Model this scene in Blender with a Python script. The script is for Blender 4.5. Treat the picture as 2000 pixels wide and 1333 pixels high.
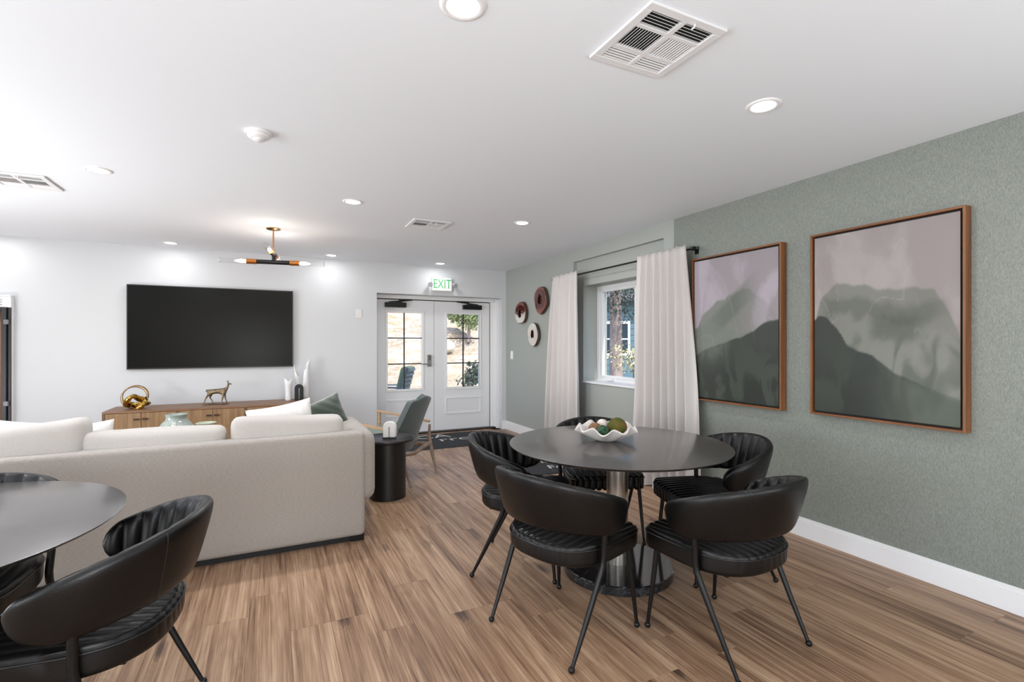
import bpy, bmesh, math, random
import numpy as np
from mathutils import Vector, Matrix, noise
PI = math.pi
R = math.radians
random.seed(7)
for o in list(bpy.data.objects): bpy.data.objects.remove(o)
SC = bpy.context.scene
COL = SC.collection

# ------------------------------------------------------------------ camera
cam_d = bpy.data.cameras.new('camera'); cam = bpy.data.objects.new('camera', cam_d); COL.objects.link(cam)
cam_d.sensor_width = 36; cam_d.sensor_fit = 'HORIZONTAL'; cam_d.lens = 36*964/2000
cam_d.shift_y = 5.5/2000; cam_d.clip_start = .05
cam.location = (0, 0, 1.35); cam.rotation_euler = (R(90), 0, -math.atan(470/964))
SC.camera = cam
# ------------------------------------------------------------------ world, sun, lights, exposure
w = bpy.data.worlds.new('sky'); SC.world = w; w.use_nodes = True
nt = w.node_tree; nt.nodes.clear()
sky = nt.nodes.new('ShaderNodeTexSky'); sky.sky_type = 'NISHITA'; sky.sun_disc = False
sky.sun_elevation = R(50); sky.sun_rotation = R(200); sky.dust_density = 2.0
bg = nt.nodes.new('ShaderNodeBackground'); bg.inputs[1].default_value = .28
ow = nt.nodes.new('ShaderNodeOutputWorld')
nt.links.new(sky.outputs[0], bg.inputs[0]); nt.links.new(bg.outputs[0], ow.inputs[0])
def light(name, kind, loc, rot, energy, color=(1, 1, 1), **k):
    l = bpy.data.lights.new(name, kind); l.energy = energy; l.color = color
    for a, b in k.items(): setattr(l, a, b)
    o = bpy.data.objects.new(name, l); COL.objects.link(o); o.location = loc; o.rotation_euler = rot
    return o
light('sun', 'SUN', (0, 0, 10), (R(38), 0, R(12)), 3.6, (1, .96, .9), angle=R(1))
# daylight through the room's own windows (left wall and the wall behind the camera)
light('daylight_left', 'AREA', (-4.52, 3.9, 1.35), (0, R(-122), 0), 46, (.93, .965, 1), shape='RECTANGLE', size=1.9, size_y=2.6, spread=R(120))
light('daylight_left_near', 'AREA', (-4.52, .2, 1.35), (0, R(-118), 0), 75, (.9, .955, 1), shape='RECTANGLE', size=1.9, size_y=2.6, spread=R(120))
light('daylight_rear', 'AREA', (-.6, -2.92, 1.45), (R(125), 0, 0), 14, (.96, .98, 1), shape='RECTANGLE', size=5.0, size_y=2.0)
# unseen fill lamps, added to brighten the ceiling
light('ceiling_fill', 'AREA', (-.4, -.9, 1.1), (R(180-52), 0, 0), 35, (.93, .965, 1), shape='DISK', size=1.2)
light('ceiling_fill_far', 'AREA', (-3.6, 4.0, .4), (R(180), R(38), 0), 52, (.93, .965, 1), shape='DISK', size=1.2)
light('ceiling_fill_right', 'AREA', (2.4, -.9, 1.1), (R(180-40), 0, 0), 20, (.93, .965, 1), shape='DISK', size=1.2)
LAMP_W = 5.5
SC.view_settings.view_transform = 'Standard'; SC.view_settings.look = 'None'
SC.view_settings.gamma = 1; SC.view_settings.use_curve_mapping = False
SC.view_settings.exposure = 0.42

# ------------------------------------------------------------------ helpers
def lin(c):
    return tuple((v/255/12.92 if v/255 <= .04045 else ((v/255+.055)/1.055)**2.4) for v in c)
MATS = {}
def mat(name, rgb, rough=.5, metal=0, spec=.5, bump=None, vary=None, coat=0, emis=None, sheen=0, attr=None, trans=0):
    """rgb in sRGB 0..255; bump=(scale xyz, strength, distance); vary=(scale xyz, amount)"""
    if name in MATS: return MATS[name]
    m = bpy.data.materials.new(name); m.use_nodes = True; n = m.node_tree; N = n.nodes; L = n.links
    b = N['Principled BSDF']; c = lin(rgb)
    b.inputs['Base Color'].default_value = (*c, 1); b.inputs['Roughness'].default_value = rough
    b.inputs['Metallic'].default_value = metal; b.inputs['Specular IOR Level'].default_value = spec
    b.inputs['Coat Weight'].default_value = coat; b.inputs['Coat Roughness'].default_value = .1
    b.inputs['Sheen Weight'].default_value = sheen; b.inputs['Transmission Weight'].default_value = trans
    if emis: b.inputs['Emission Color'].default_value = (*lin(emis[0]), 1); b.inputs['Emission Strength'].default_value = emis[1]
    tc = N.new('ShaderNodeTexCoord')
    def nz(sc, det=3):
        mp = N.new('ShaderNodeMapping'); mp.inputs['Scale'].default_value = sc
        L.new(tc.outputs['Object'], mp.inputs['Vector'])
        t = N.new('ShaderNodeTexNoise'); t.inputs['Scale'].default_value = 1; t.inputs['Detail'].default_value = det
        L.new(mp.outputs[0], t.inputs['Vector']); return t
    if attr:
        a = N.new('ShaderNodeAttribute'); a.attribute_name = attr; L.new(a.outputs['Color'], b.inputs['Base Color'])
    elif vary:
        t = nz(vary[0]); r = N.new('ShaderNodeValToRGB'); a = vary[1]
        r.color_ramp.elements[0].position = .3; r.color_ramp.elements[1].position = .7
        c2 = lin(vary[2]) if len(vary) > 2 else tuple(v*(1+a) for v in c)
        c1 = c if len(vary) > 2 else tuple(v*(1-a) for v in c)
        r.color_ramp.elements[0].color = (*c1, 1); r.color_ramp.elements[1].color = (*c2, 1)
        L.new(t.outputs[0], r.inputs[0]); L.new(r.outputs[0], b.inputs['Base Color'])
    if bump:
        t = nz(bump[0], 4); bp = N.new('ShaderNodeBump'); bp.inputs['Strength'].default_value = bump[1]; bp.inputs['Distance'].default_value = bump[2]
        L.new(t.outputs[0], bp.inputs['Height']); L.new(bp.outputs[0], b.inputs['Normal'])
    MATS[name] = m
    return m
def glass_mat(name, tint=(1, 1, 1), gloss=.08, rough=0.0):
    if name in MATS: return MATS[name]
    m = bpy.data.materials.new(name); m.use_nodes = True; n = m.node_tree; N = n.nodes; L = n.links; N.clear()
    t = N.new('ShaderNodeBsdfTransparent'); t.inputs[0].default_value = (*tint, 1)
    g = N.new('ShaderNodeBsdfGlossy'); g.inputs['Roughness'].default_value = rough
    f = N.new('ShaderNodeFresnel'); f.inputs[0].default_value = 1.45
    mx = N.new('ShaderNodeMixShader'); o = N.new('ShaderNodeOutputMaterial')
    ge = N.new('ShaderNodeNewGeometry'); iv = N.new('ShaderNodeMath'); iv.operation = 'SUBTRACT'; iv.inputs[0].default_value = 1; L.new(ge.outputs['Backfacing'], iv.inputs[1])
    mu = N.new('ShaderNodeMath'); mu.operation = 'MULTIPLY'; L.new(f.outputs[0], mu.inputs[0]); L.new(iv.outputs[0], mu.inputs[1])
    L.new(mu.outputs[0], mx.inputs[0]); L.new(t.outputs[0], mx.inputs[1]); L.new(g.outputs[0], mx.inputs[2]); L.new(mx.outputs[0], o.inputs[0])
    MATS[name] = m; return m
def wood(name, dark, light_, axis='X', scale=1.0, rough=.45):
    if name in MATS: return MATS[name]
    m = bpy.data.materials.new(name); m.use_nodes = True; n = m.node_tree; N = n.nodes; L = n.links
    b = N['Principled BSDF']; b.inputs['Roughness'].default_value = rough
    tc = N.new('ShaderNodeTexCoord'); mp = N.new('ShaderNodeMapping')
    s = {'X': (2, 30, 30), 'Y': (30, 2, 30), 'Z': (30, 30, 2)}[axis]
    mp.inputs['Scale'].default_value = tuple(v*scale for v in s); L.new(tc.outputs['Object'], mp.inputs[0])
    t = N.new('ShaderNodeTexNoise'); t.inputs['Scale'].default_value = 1; t.inputs['Detail'].default_value = 5; t.inputs['Distortion'].default_value = .6
    r = N.new('ShaderNodeValToRGB'); r.color_ramp.elements[0].position = .3; r.color_ramp.elements[1].position = .72
    r.color_ramp.elements[0].color = (*lin(dark), 1); r.color_ramp.elements[1].color = (*lin(light_), 1)
    L.new(mp.outputs[0], t.inputs[0]); L.new(t.outputs[0], r.inputs[0]); L.new(r.outputs[0], b.inputs['Base Color'])
    bp = N.new('ShaderNodeBump'); bp.inputs['Strength'].default_value = .15; bp.inputs['Distance'].default_value = .002
    L.new(t.outputs[0], bp.inputs['Height']); L.new(bp.outputs[0], b.inputs['Normal'])
    MATS[name] = m; return m

def obj(name, bm, m=None, parent=None, smooth=False, bevel=0, angle=40, **props):
    me = bpy.data.meshes.new(name)
    if isinstance(bm, bpy.types.Mesh): me = bm
    else:
        bmesh.ops.recalc_face_normals(bm, faces=bm.faces); bm.to_mesh(me); bm.free()
    if m and not me.materials: me.materials.append(m)
    if smooth:
        me.polygons.foreach_set('use_smooth', [True]*len(me.polygons))
        if angle < 180:
            try: me.set_sharp_from_angle(angle=R(angle))
            except Exception: pass
    o = bpy.data.objects.new(name, me); COL.objects.link(o)
    if parent: o.parent = parent
    if bevel:
        b = o.modifiers.new('b', 'BEVEL'); b.width = bevel; b.segments = 2; b.limit_method = 'ANGLE'; b.angle_limit = R(50)
    for k, v in props.items(): o[k] = v
    return o
def tag(o, label, cat, group=None):
    o['label'] = label; o['category'] = cat
    if group: o['group'] = group
    return o
def thing(name, label, cat, loc=(0, 0, 0), rz=0, group=None):
    o = bpy.data.objects.new(name, None); COL.objects.link(o); o.location = loc; o.rotation_euler = (0, 0, rz)
    o.empty_display_size = .1
    return tag(o, label, cat, group)
def struct(name, bm, m, parent=None, **k):
    o = obj(name, bm, m, parent, **k)
    if not parent: o['kind'] = 'structure'
    return o
def kids(o): return [c for c in COL.objects if c.parent == o]
def dup(root, loc, rz, label=None):
    idx = {}
    for c in COL.objects:
        if c.parent: idx.setdefault(c.parent.name, []).append(c)
    def rec(o, par):
        c = o.copy(); COL.objects.link(c); c.parent = par
        for ch in idx.get(o.name, []): rec(ch, c)
        return c
    r = rec(root, None); r.location = loc; r.rotation_euler = (0, 0, rz)
    if label: r['label'] = label
    return r
def BM(): return bmesh.new()
def box(bm, x0, x1, y0, y1, z0, z1, M=None):
    r = bmesh.ops.create_cube(bm, size=1)
    T = Matrix.Translation(((x0+x1)/2, (y0+y1)/2, (z0+z1)/2)) @ Matrix.Diagonal((abs(x1-x0), abs(y1-y0), abs(z1-z0), 1))
    if M is not None: T = M @ T
    bmesh.ops.transform(bm, matrix=T, verts=r['verts']); return bm
def B(*a): return box(BM(), *a)
def grid(bm, P, close_u=False, close_v=False):
    """P[i][j] positions -> quads"""
    V = [[bm.verts.new(p) for p in row] for row in P]
    nu, nv = len(V), len(V[0])
    for i in range(nu if close_u else nu-1):
        for j in range(nv if close_v else nv-1):
            a, b, c, d = V[i][j], V[(i+1) % nu][j], V[(i+1) % nu][(j+1) % nv], V[i][(j+1) % nv]
            try: bm.faces.new((a, b, c, d))
            except ValueError: pass
    return V
def tube(bm, pts, rad, seg=10, closed=False, cap=True):
    pts = [Vector(p) for p in pts]; n = len(pts)
    if not hasattr(rad, '__len__'): rad = [rad]*n
    up = Vector((0, 0, 1)); prev = None; rows = []
    for i in range(n):
        a = pts[(i-1) % n] if (closed or i > 0) else pts[i]; b = pts[(i+1) % n] if (closed or i < n-1) else pts[i]
        t = (b-a).normalized()
        if prev is None:
            s = t.cross(up)
            if s.length < 1e-3: s = t.cross(Vector((1, 0, 0)))
        else: s = prev - t*prev.dot(t)
        s.normalize(); prev = s; q = t.cross(s)
        rows.append([pts[i]+(s*math.cos(2*PI*k/seg)+q*math.sin(2*PI*k/seg))*rad[i] for k in range(seg)])
    V = grid(bm, rows, close_u=closed, close_v=True)
    if cap and not closed:
        bm.faces.new(V[0]); bm.faces.new(V[-1])
    return bm
def lathe(bm, prof, seg=32, c=(0, 0, 0), fn=None):
    rows = []
    for r, z in prof:
        row = []
        for k in range(seg):
            a = 2*PI*k/seg; rr = max(r, 1e-4)
            p = Vector((c[0]+rr*math.cos(a), c[1]+rr*math.sin(a), c[2]+z))
            if fn: p = fn(p, a, r, z)
            row.append(p)
        rows.append(row)
    V = grid(bm, rows, close_v=True)
    if prof[0][0] > 0: bm.faces.new(V[0])
    if prof[-1][0] > 0: bm.faces.new(V[-1])
    return bm
def ball(bm, c, r, sub=2, sc=(1, 1, 1)):
    q = bmesh.ops.create_icosphere(bm, subdivisions=sub, radius=1)
    bmesh.ops.transform(bm, matrix=Matrix.Translation(c) @ Matrix.Diagonal((r*sc[0], r*sc[1], r*sc[2], 1)), verts=q['verts']); return bm
def rbox(x0, x1, y0, y1, z0, z1, r=.05, n=7, puff=0, seed=0, amp=0, skew=None):
    """soft rounded box (upholstery): cube grid pushed to a rounded box, optional puff and wrinkles"""
    bm = BM(); bmesh.ops.create_cube(bm, size=2)
    bmesh.ops.subdivide_edges(bm, edges=bm.edges, cuts=n, use_grid_fill=True)
    hx, hy, hz = (x1-x0)/2, (y1-y0)/2, (z1-z0)/2; c = Vector(((x0+x1)/2, (y0+y1)/2, (z0+z1)/2)); rr = min(r, hx, hy, hz)
    H = (hx, hy, hz)
    for v in bm.verts:
        p = Vector(v.co)
        q = []
        for i in range(3):
            # cluster the samples into the rounded rim
            a = p[i]; h = H[i]
            t = abs(a); ti = .62
            e = (h-rr)*t/ti if t < ti else (h-rr)+rr*(t-ti)/(1-ti)
            q.append(math.copysign(e, a))
        inner = Vector([max(-(H[i]-rr), min(H[i]-rr, q[i])) for i in range(3)])
        d = Vector(q)-inner
        m_ = max(abs(d.x), abs(d.y), abs(d.z))
        if d.length > 1e-6: d = d.normalized()*m_
        s = inner+d
        if puff:
            for i in range(3):
                j, k = (i+1) % 3, (i+2) % 3
                f = max(0, 1-(s[j]/H[j])**2)*max(0, 1-(s[k]/H[k])**2)
                if H[i] <= min(H)+1e-6: s[i] += math.copysign(puff*f**.7, s[i]) if abs(s[i]) > H[i]*.3 else 0
        if amp: s += s.normalized()*amp*noise.noise(s*6+Vector((seed, 0, 0)))
        w_ = s+c
        if skew: w_ = skew(w_)
        v.co = w_
    return bm
def pillow(w_, h_, t_, n=18, pinch=.06, seed=0):
    """throw pillow in its XZ plane, thickness along Y, pinched corners"""
    bm = BM(); F = []; 
    for side in (1, -1):
        rows = []
        for i in range(n+1):
            row = []
            for j in range(n+1):
                u, v = 2*i/n-1, 2*j/n-1
                x = u*w_/2*(1-pinch*(1-v*v)*1.0*abs(u)); z = v*h_/2*(1-pinch*(1-u*u)*abs(v))
                f = (max(0, 1-u**4)*max(0, 1-v**4))**.55
                y = side*t_/2*f + .006*noise.noise(Vector((x*9+seed, z*9, side)))*f*2
                row.append((x, y, z))
            rows.append(row)
        F.append(grid(bm, rows))
    bmesh.ops.remove_doubles(bm, verts=bm.verts, dist=1e-4)
    return bm
def text(s, size, m, loc, rot, parent=None, name='lettering', depth=.001, align='CENTER', sx=1):
    cu = bpy.data.curves.new(name, 'FONT'); cu.body = s; cu.size = size; cu.extrude = depth; cu.align_x = align; cu.align_y = 'CENTER'
    t = bpy.data.objects.new('t', cu); COL.objects.link(t)
    bpy.context.view_layer.update()
    me = bpy.data.meshes.new_from_object(t.evaluated_get(bpy.context.evaluated_depsgraph_get()))
    bpy.data.objects.remove(t); me.name = name; me.materials.clear(); me.materials.append(m)
    o = bpy.data.objects.new(name, me); COL.objects.link(o); o.parent = parent
    o.location = loc; o.rotation_euler = rot; o.scale = (sx, 1, 1); return o

# ------------------------------------------------------------------ materials
white_wall = mat('white_wall', (210, 212, 215), .6, bump=((60, 60, 60), .08, .002))
ceil_m = mat('ceiling_paint', (235, 239, 244), .7, bump=((50, 50, 50), .1, .002))
trim_w = mat('trim_white', (236, 236, 237), .35)
green_p = mat('green_paint', (164, 168, 163), .55, bump=((70, 70, 70), .06, .002))
black_metal = mat('black_metal', (9, 9, 10), .4, spec=.35, bump=((200, 200, 200), .1, .001))
leather = mat('black_leather', (7, 6, 6), .38, spec=.36, bump=((130, 130, 130), .22, .002), vary=((8, 8, 8), .25))
leather_pipe = mat('leather_piping', (7, 7, 7), .34)
steel = mat('brushed_steel', (188, 182, 172), .3, 1)
copper = mat('copper', (196, 128, 72), .25, 1)
brass = mat('brass', (176, 140, 84), .22, 1)
linen = mat('sofa_linen', (158, 150, 142), .9, sheen=.2, bump=((260, 260, 420), .5, .002), vary=((60, 60, 230), .11))
linen_l = mat('cushion_linen', (186, 180, 174), .9, sheen=.2, bump=((300, 300, 300), .4, .002), vary=((200, 200, 90), .05))
curt_m = mat('curtain_linen', (203, 198, 196), .9, sheen=.1, bump=((400, 400, 120), .4, .001), vary=((300, 300, 60), .05))
glass = glass_mat('window_glass')
oak = wood('honey_oak', (128, 98, 66), (162, 130, 94), 'Z')
oak_top = wood('walnut_top', (112, 80, 58), (150, 114, 86), 'X')
def plank_material():
    m = bpy.data.materials.new('plank_wood'); m.use_nodes = True; n = m.node_tree; N = n.nodes; L = n.links
    b = N['Principled BSDF']; b.inputs['Specular IOR Level'].default_value = .4
    tc = N.new('ShaderNodeTexCoord'); oi = N.new('ShaderNodeObjectInfo')
    mul = N.new('ShaderNodeVectorMath'); mul.operation = 'SCALE'; mul.inputs[0].default_value = (37, 91, 53); L.new(oi.outputs['Random'], mul.inputs['Scale'])
    add = N.new('ShaderNodeVectorMath'); L.new(tc.outputs['Object'], add.inputs[0]); L.new(mul.outputs[0], add.inputs[1])
    def mapn(s):
        mp = N.new('ShaderNodeMapping'); mp.inputs['Scale'].default_value = s; L.new(add.outputs[0], mp.inputs[0]); return mp
    def nz(s, det, dist, rough=.55):
        t = N.new('ShaderNodeTexNoise'); t.inputs['Scale'].default_value = 1; t.inputs['Detail'].default_value = det; t.inputs['Distortion'].default_value = dist; t.inputs['Roughness'].default_value = rough
        L.new(mapn(s).outputs[0], t.inputs[0]); return t
    big = nz((5, .7, 1), 2, .6); mid = nz((22, .9, 1), 3, .5); fine = nz((130, 2.2, 1), 4, .3, .65)
    def math_(op, a, b_=None, c=None):
        q = N.new('ShaderNodeMath'); q.operation = op
        for i, v in enumerate((a, b_, c)):
            if v is None: continue
            if isinstance(v, (int, float)): q.inputs[i].default_value = v
            else: L.new(v, q.inputs[i])
        return q.outputs[0]
    # cathedral rings driven by the broad noise
    ring = math_('SINE', math_('MULTIPLY', big.outputs[0], 55.0))
    v = math_('ADD', math_('MULTIPLY', mid.outputs[0], .62), math_('MULTIPLY', fine.outputs[0], .55))
    v = math_('ADD', v, math_('MULTIPLY', ring, .018))
    v = math_('ADD', v, math_('MULTIPLY', math_('SUBTRACT', oi.outputs['Random'], .5), .09))
    r = N.new('ShaderNodeValToRGB'); e = r.color_ramp.elements
    e[0].position = .40; e[0].color = (*lin((92, 67, 50)), 1); e[1].position = .80; e[1].color = (*lin((194, 165, 137)), 1)
    q = e.new(.52); q.color = (*lin((136, 105, 81)), 1); q = e.new(.64); q.color = (*lin((164, 133, 106)), 1)
    # knots
    vo = N.new('ShaderNodeTexVoronoi'); vo.inputs['Scale'].default_value = 1; L.new(mapn((4.6, 1.5, .01)).outputs[0], vo.inputs[0])
    dn = math_('ADD', vo.outputs['Distance'], math_('MULTIPLY', math_('SUBTRACT', mid.outputs[0], .5), .38))
    fall = N.new('ShaderNodeMapRange'); fall.inputs[1].default_value = .05; fall.inputs[2].default_value = .42; fall.inputs[3].default_value = .03; fall.inputs[4].default_value = 0; L.new(vo.outputs['Distance'], fall.inputs[0])
    v2 = math_('ADD', v, math_('MULTIPLY', math_('SINE', math_('MULTIPLY', dn, 95.0)), fall.outputs[0])); L.new(v2, r.inputs[0])
    k = N.new('ShaderNodeMapRange'); k.inputs[1].default_value = .03; k.inputs[2].default_value = .15; k.inputs[3].default_value = .9; k.inputs[4].default_value = 0
    L.new(dn, k.inputs[0])
    mx = N.new('ShaderNodeMix'); mx.data_type = 'RGBA'; mx.inputs['B'].default_value = (*lin((66, 50, 42)), 1)
    L.new(k.outputs[0], mx.inputs['Factor']); L.new(r.outputs[0], mx.inputs['A']); L.new(mx.outputs['Result'], b.inputs['Base Color'])
    rr = N.new('ShaderNodeMapRange'); rr.inputs[3].default_value = .34; rr.inputs[4].default_value = .5; L.new(fine.outputs[0], rr.inputs[0]); L.new(rr.outputs[0], b.inputs['Roughness'])
    bp = N.new('ShaderNodeBump'); bp.inputs['Strength'].default_value = .25; bp.inputs['Distance'].default_value = .001
    L.new(fine.outputs[0], bp.inputs['Height']); L.new(bp.outputs[0], b.inputs['Normal'])
    return m
plank_m = plank_material()
def wallpaper_material():
    m = bpy.data.materials.new('woven_wallpaper'); m.use_nodes = True; n = m.node_tree; N = n.nodes; L = n.links
    b = N['Principled BSDF']; b.inputs['Roughness'].default_value = .7
    tc = N.new('ShaderNodeTexCoord')
    outs = []
    for s in ((1, 420, 60), (1, 240, 420)):
        mp = N.new('ShaderNodeMapping'); mp.inputs['Scale'].default_value = s; L.new(tc.outputs['Object'], mp.inputs[0])
        t = N.new('ShaderNodeTexNoise'); t.inputs['Scale'].default_value = 1; t.inputs['Detail'].default_value = 3; L.new(mp.outputs[0], t.inputs[0]); outs.append(t)
    a = N.new('ShaderNodeMath'); a.operation = 'ADD'; L.new(outs[0].outputs[0], a.inputs[0]); L.new(outs[1].outputs[0], a.inputs[1])
    r = N.new('ShaderNodeValToRGB'); r.color_ramp.elements[0].position = .38; r.color_ramp.elements[1].position = .66
    h = N.new('ShaderNodeMath'); h.operation = 'MULTIPLY'; h.inputs[1].default_value = .5; L.new(a.outputs[0], h.inputs[0])
    r.color_ramp.elements[0].color = (*lin((110, 115, 108)), 1); r.color_ramp.elements[1].color = (*lin((150, 154, 147)), 1)
    L.new(h.outputs[0], r.inputs[0]); L.new(r.outputs[0], b.inputs['Base Color'])
    bp = N.new('ShaderNodeBump'); bp.inputs['Strength'].default_value = .5; bp.inputs['Distance'].default_value = .002
    L.new(h.outputs[0], bp.inputs['Height']); L.new(bp.outputs[0], b.inputs['Normal'])
    return m
wallpaper_m = wallpaper_material()

# ------------------------------------------------------------------ room shell
XR, YB, H = 3.35, 7.09, 2.5
XL, YN = -4.6, -3.0
floor = struct('floor', B(XL-.1, XR+.4, YN-.1, YB+.36, -.12, -.018), mat('underlay', (60, 46, 38), .8))
PW, PL = .18, 1.22
def plank_mesh(name, ln, wd=PW):
    bm = B(-wd/2+.0003, wd/2-.0003, -ln/2+.0003, ln/2-.0003, -.018, 0)
    bmesh.ops.bevel(bm, geom=[e for e in bm.edges if all(v.co.z > -.001 for v in e.verts)], offset=.0008, segments=1, affect='EDGES')
    me = bpy.data.meshes.new(name); bm.to_mesh(me); bm.free(); me.materials.append(plank_m); return me
PM = {}
count = 0
rest = BM()
x = XL
col = 0
while x < XR-.01:
    wd = min(PW, XR-x); wd = round(wd, 4)
    y = -.9+random.choice((0, .2, .41, .61, .81, 1.0))*1.0 if True else 0
    y -= 2.44
    ytop = YB + (.22 if 1.337 < x+.02 and x+wd < 3.30 else 0)
    while y < ytop-.01:
        y0, y1 = max(y, YN), min(y+PL, ytop)
        if y1-y0 > .02:
            # in the photograph's view?
            def vis(px, py): return px*.4382+py*.8989 > .8 and abs((px*.8989-py*.4382)/(px*.4382+py*.8989)) < 1.12
            cx, cy = x+wd/2, (y0+y1)/2
            if any(vis(px, py) for px in (x, x+wd) for py in (y0, cy, y1)) and count < 298:
                key = (round(wd, 3), round(y1-y0, 3))
                if key not in PM: PM[key] = plank_mesh('plank', y1-y0, wd)
                o = bpy.data.objects.new('plank', PM[key]); COL.objects.link(o); o.parent = floor; o.location = (cx, cy, 0); count += 1
            else:
                box(rest, x+.0007, x+wd-.0007, y0+.0007, y1-.0007, -.018, 0)
        y += PL
    x += PW; col += 1
obj('planking', rest, plank_m, floor, kind='stuff')

ceiling = struct('ceiling', B(XL-.1, XR+.4, YN-.1, YB+.36, H, H+.15), ceil_m)
bm = BM()
box(bm, XL-.1, 1.337, YB, YB+.36, 0, H); box(bm, 1.337, 3.277, YB, YB+.36, 2.071, H); box(bm, 3.277, XR+.4, YB, YB+.36, 0, H)
wall_back = struct('wall_back', bm, white_wall)
NY0, NY1, NZ, NX = 3.585, 5.141, 2.357, 3.40
WY0, WY1, WZ0, WZ1 = 3.75, 4.999, .90, 2.05
XO = 3.75
bm = BM()
box(bm, XR, XO, YN, NY0, 0, H); box(bm, XR, XO, NY1, YB, 0, H); box(bm, XR, XO, NY0, NY1, NZ, H)
box(bm, NX, XO, NY0, NY1, 0, WZ0); box(bm, NX, XO, NY0, NY1, WZ1, NZ); box(bm, NX, XO, NY0, WY0, WZ0, WZ1); box(bm, NX, XO, WY1, NY1, WZ0, WZ1)
wall_right = struct('wall_right', bm, green_p)
struct('wallpaper', B(XR-.004, XR, YN, 3.446, 0, H), wallpaper_m, wall_right)
# left and rear walls of the room with their window openings
bm = BM()
for y0, y1, z0, z1 in ((YN, -1.2, 0, H), (1.6, 2.5, 0, H), (5.3, YB, 0, H), (-1.2, 1.6, 0, .4), (-1.2, 1.6, 2.3, H), (2.5, 5.3, 0, .4), (2.5, 5.3, 2.3, H)):
    box(bm, XL-.1, XL, y0, y1, z0, z1)
struct('wall_left', bm, white_wall)
bm = BM()
for x0, x1, z0, z1 in ((XL-.1, -3.2, 0, H), (2.0, XR+.4, 0, H), (-3.2, 2.0, 0, .4), (-3.2, 2.0, 2.45, H)):
    box(bm, x0, x1, YN-.1, YN, z0, z1)
struct('wall_rear', bm, white_wall)
# baseboards (stepped top)
def baseboard(name, p0, p1, nrm):
    bm = BM(); (x0, y0), (x1, y1) = p0, p1; nx, ny = nrm
    for t, z0, z1 in ((.014, 0, .115), (.010, .115, .135)):
        xs = sorted((x0, x1+nx*t)) if x0 == x1 else (min(x0, x1), max(x0, x1)); ys = sorted((y0, y1+ny*t)) if y0 == y1 else (min(y0, y1), max(y0, y1))
        box(bm, xs[0], xs[1], ys[0], ys[1], z0, z1)
    struct(name, bm, trim_w, bevel=.002)
baseboard('baseboard_right', (XR-.004, YN), (XR-.004, NY0), (-1, 0))
baseboard('baseboard_window', (NX, NY0+.002), (NX, NY1-.002), (-1, 0))
baseboard('baseboard_right', (XR, NY1), (XR, YB-.012), (-1, 0))
baseboard('baseboard_back', (-2.44, YB), (1.337, YB), (0, -1))
baseboard('baseboard_back', (3.277, YB), (XR, YB), (0, -1))

# ---- window_1 in the green wall
win = struct('window_1', (lambda bm: (box(bm, 3.60, 3.68, WY0, WY1, WZ0, WZ0+.04), box(bm, 3.60, 3.68, WY0, WY1, WZ1-.045, WZ1),
    box(bm, 3.60, 3.68, WY1-.045, WY1, WZ0+.04, WZ1-.045), box(bm, 3.60, 3.68, WY0, WY0+.045, WZ0+.04, WZ1-.045), box(bm, 3.605, 3.68, 4.20, 4.275, WZ0+.04, WZ1-.045))[0])(BM()), trim_w, bevel=.003)
for a, b_ in ((4.275, WY1-.045), (WY0+.045, 4.20)):
    bm = BM(); z0, z1 = WZ0+.04, WZ1-.045; s = .042
    box(bm, 3.612, 3.655, a, b_, z0, z0+s*.7); box(bm, 3.612, 3.655, a, b_, z1-s*.7, z1); box(bm, 3.612, 3.655, a, a+s, z0+s*.7, z1-s*.7); box(bm, 3.612, 3.655, b_-s, b_, z0+s*.7, z1-s*.7)
    sash = obj('sash', bm, trim_w, win, bevel=.003)
    obj('pane', B(3.632, 3.637, a+s, b_-s, z0+s*.7, z1-s*.7), glass, sash)
bm = B(3.575, 3.60, 4.66, 4.78, .915, .928); box(bm, 3.57, 3.58, 4.66, 4.69, .928, .94)
obj('crank_handle', bm, trim_w, win, bevel=.002)
struct('trim_1', B(3.385, 3.60, WY0, WY1, WZ0-.018, WZ0+.004), trim_w, bevel=.004)

# ---- door_1: double entrance doors
bm = BM()
box(bm, 1.337, 3.277, 7.285, 7.36, 2.016, 2.071); box(bm, 3.166, 3.215, 7.285, 7.36, 0, 2.016); box(bm, 3.215, 3.277, 7.245, 7.36, 0, 2.016); box(bm, 3.232, 3.277, 7.20, 7.245, 0, 2.05)
box(bm, 1.337, 1.341, 7.285, 7.36, 0, 2.016)
door = struct('door_1', bm, trim_w, bevel=.003)
gasket = mat('black_gasket', (22, 22, 22), .7)
obj('gasket', (lambda b: (box(b, 1.341, 3.166, 7.305, 7.34, 2.004, 2.016), box(b, 3.156, 3.166, 7.305, 7.34, .0, 2.004))[0])(BM()), gasket, door)
obj('threshold', B(1.341, 3.277, 7.22, 7.36, 0, .022), mat('dark_bronze', (60, 56, 54), .4, .6), door, bevel=.004)
door_m = mat('door_white', (230, 231, 234), .4)
blackm = mat('black_muntin', (24, 24, 25), .5)
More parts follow.
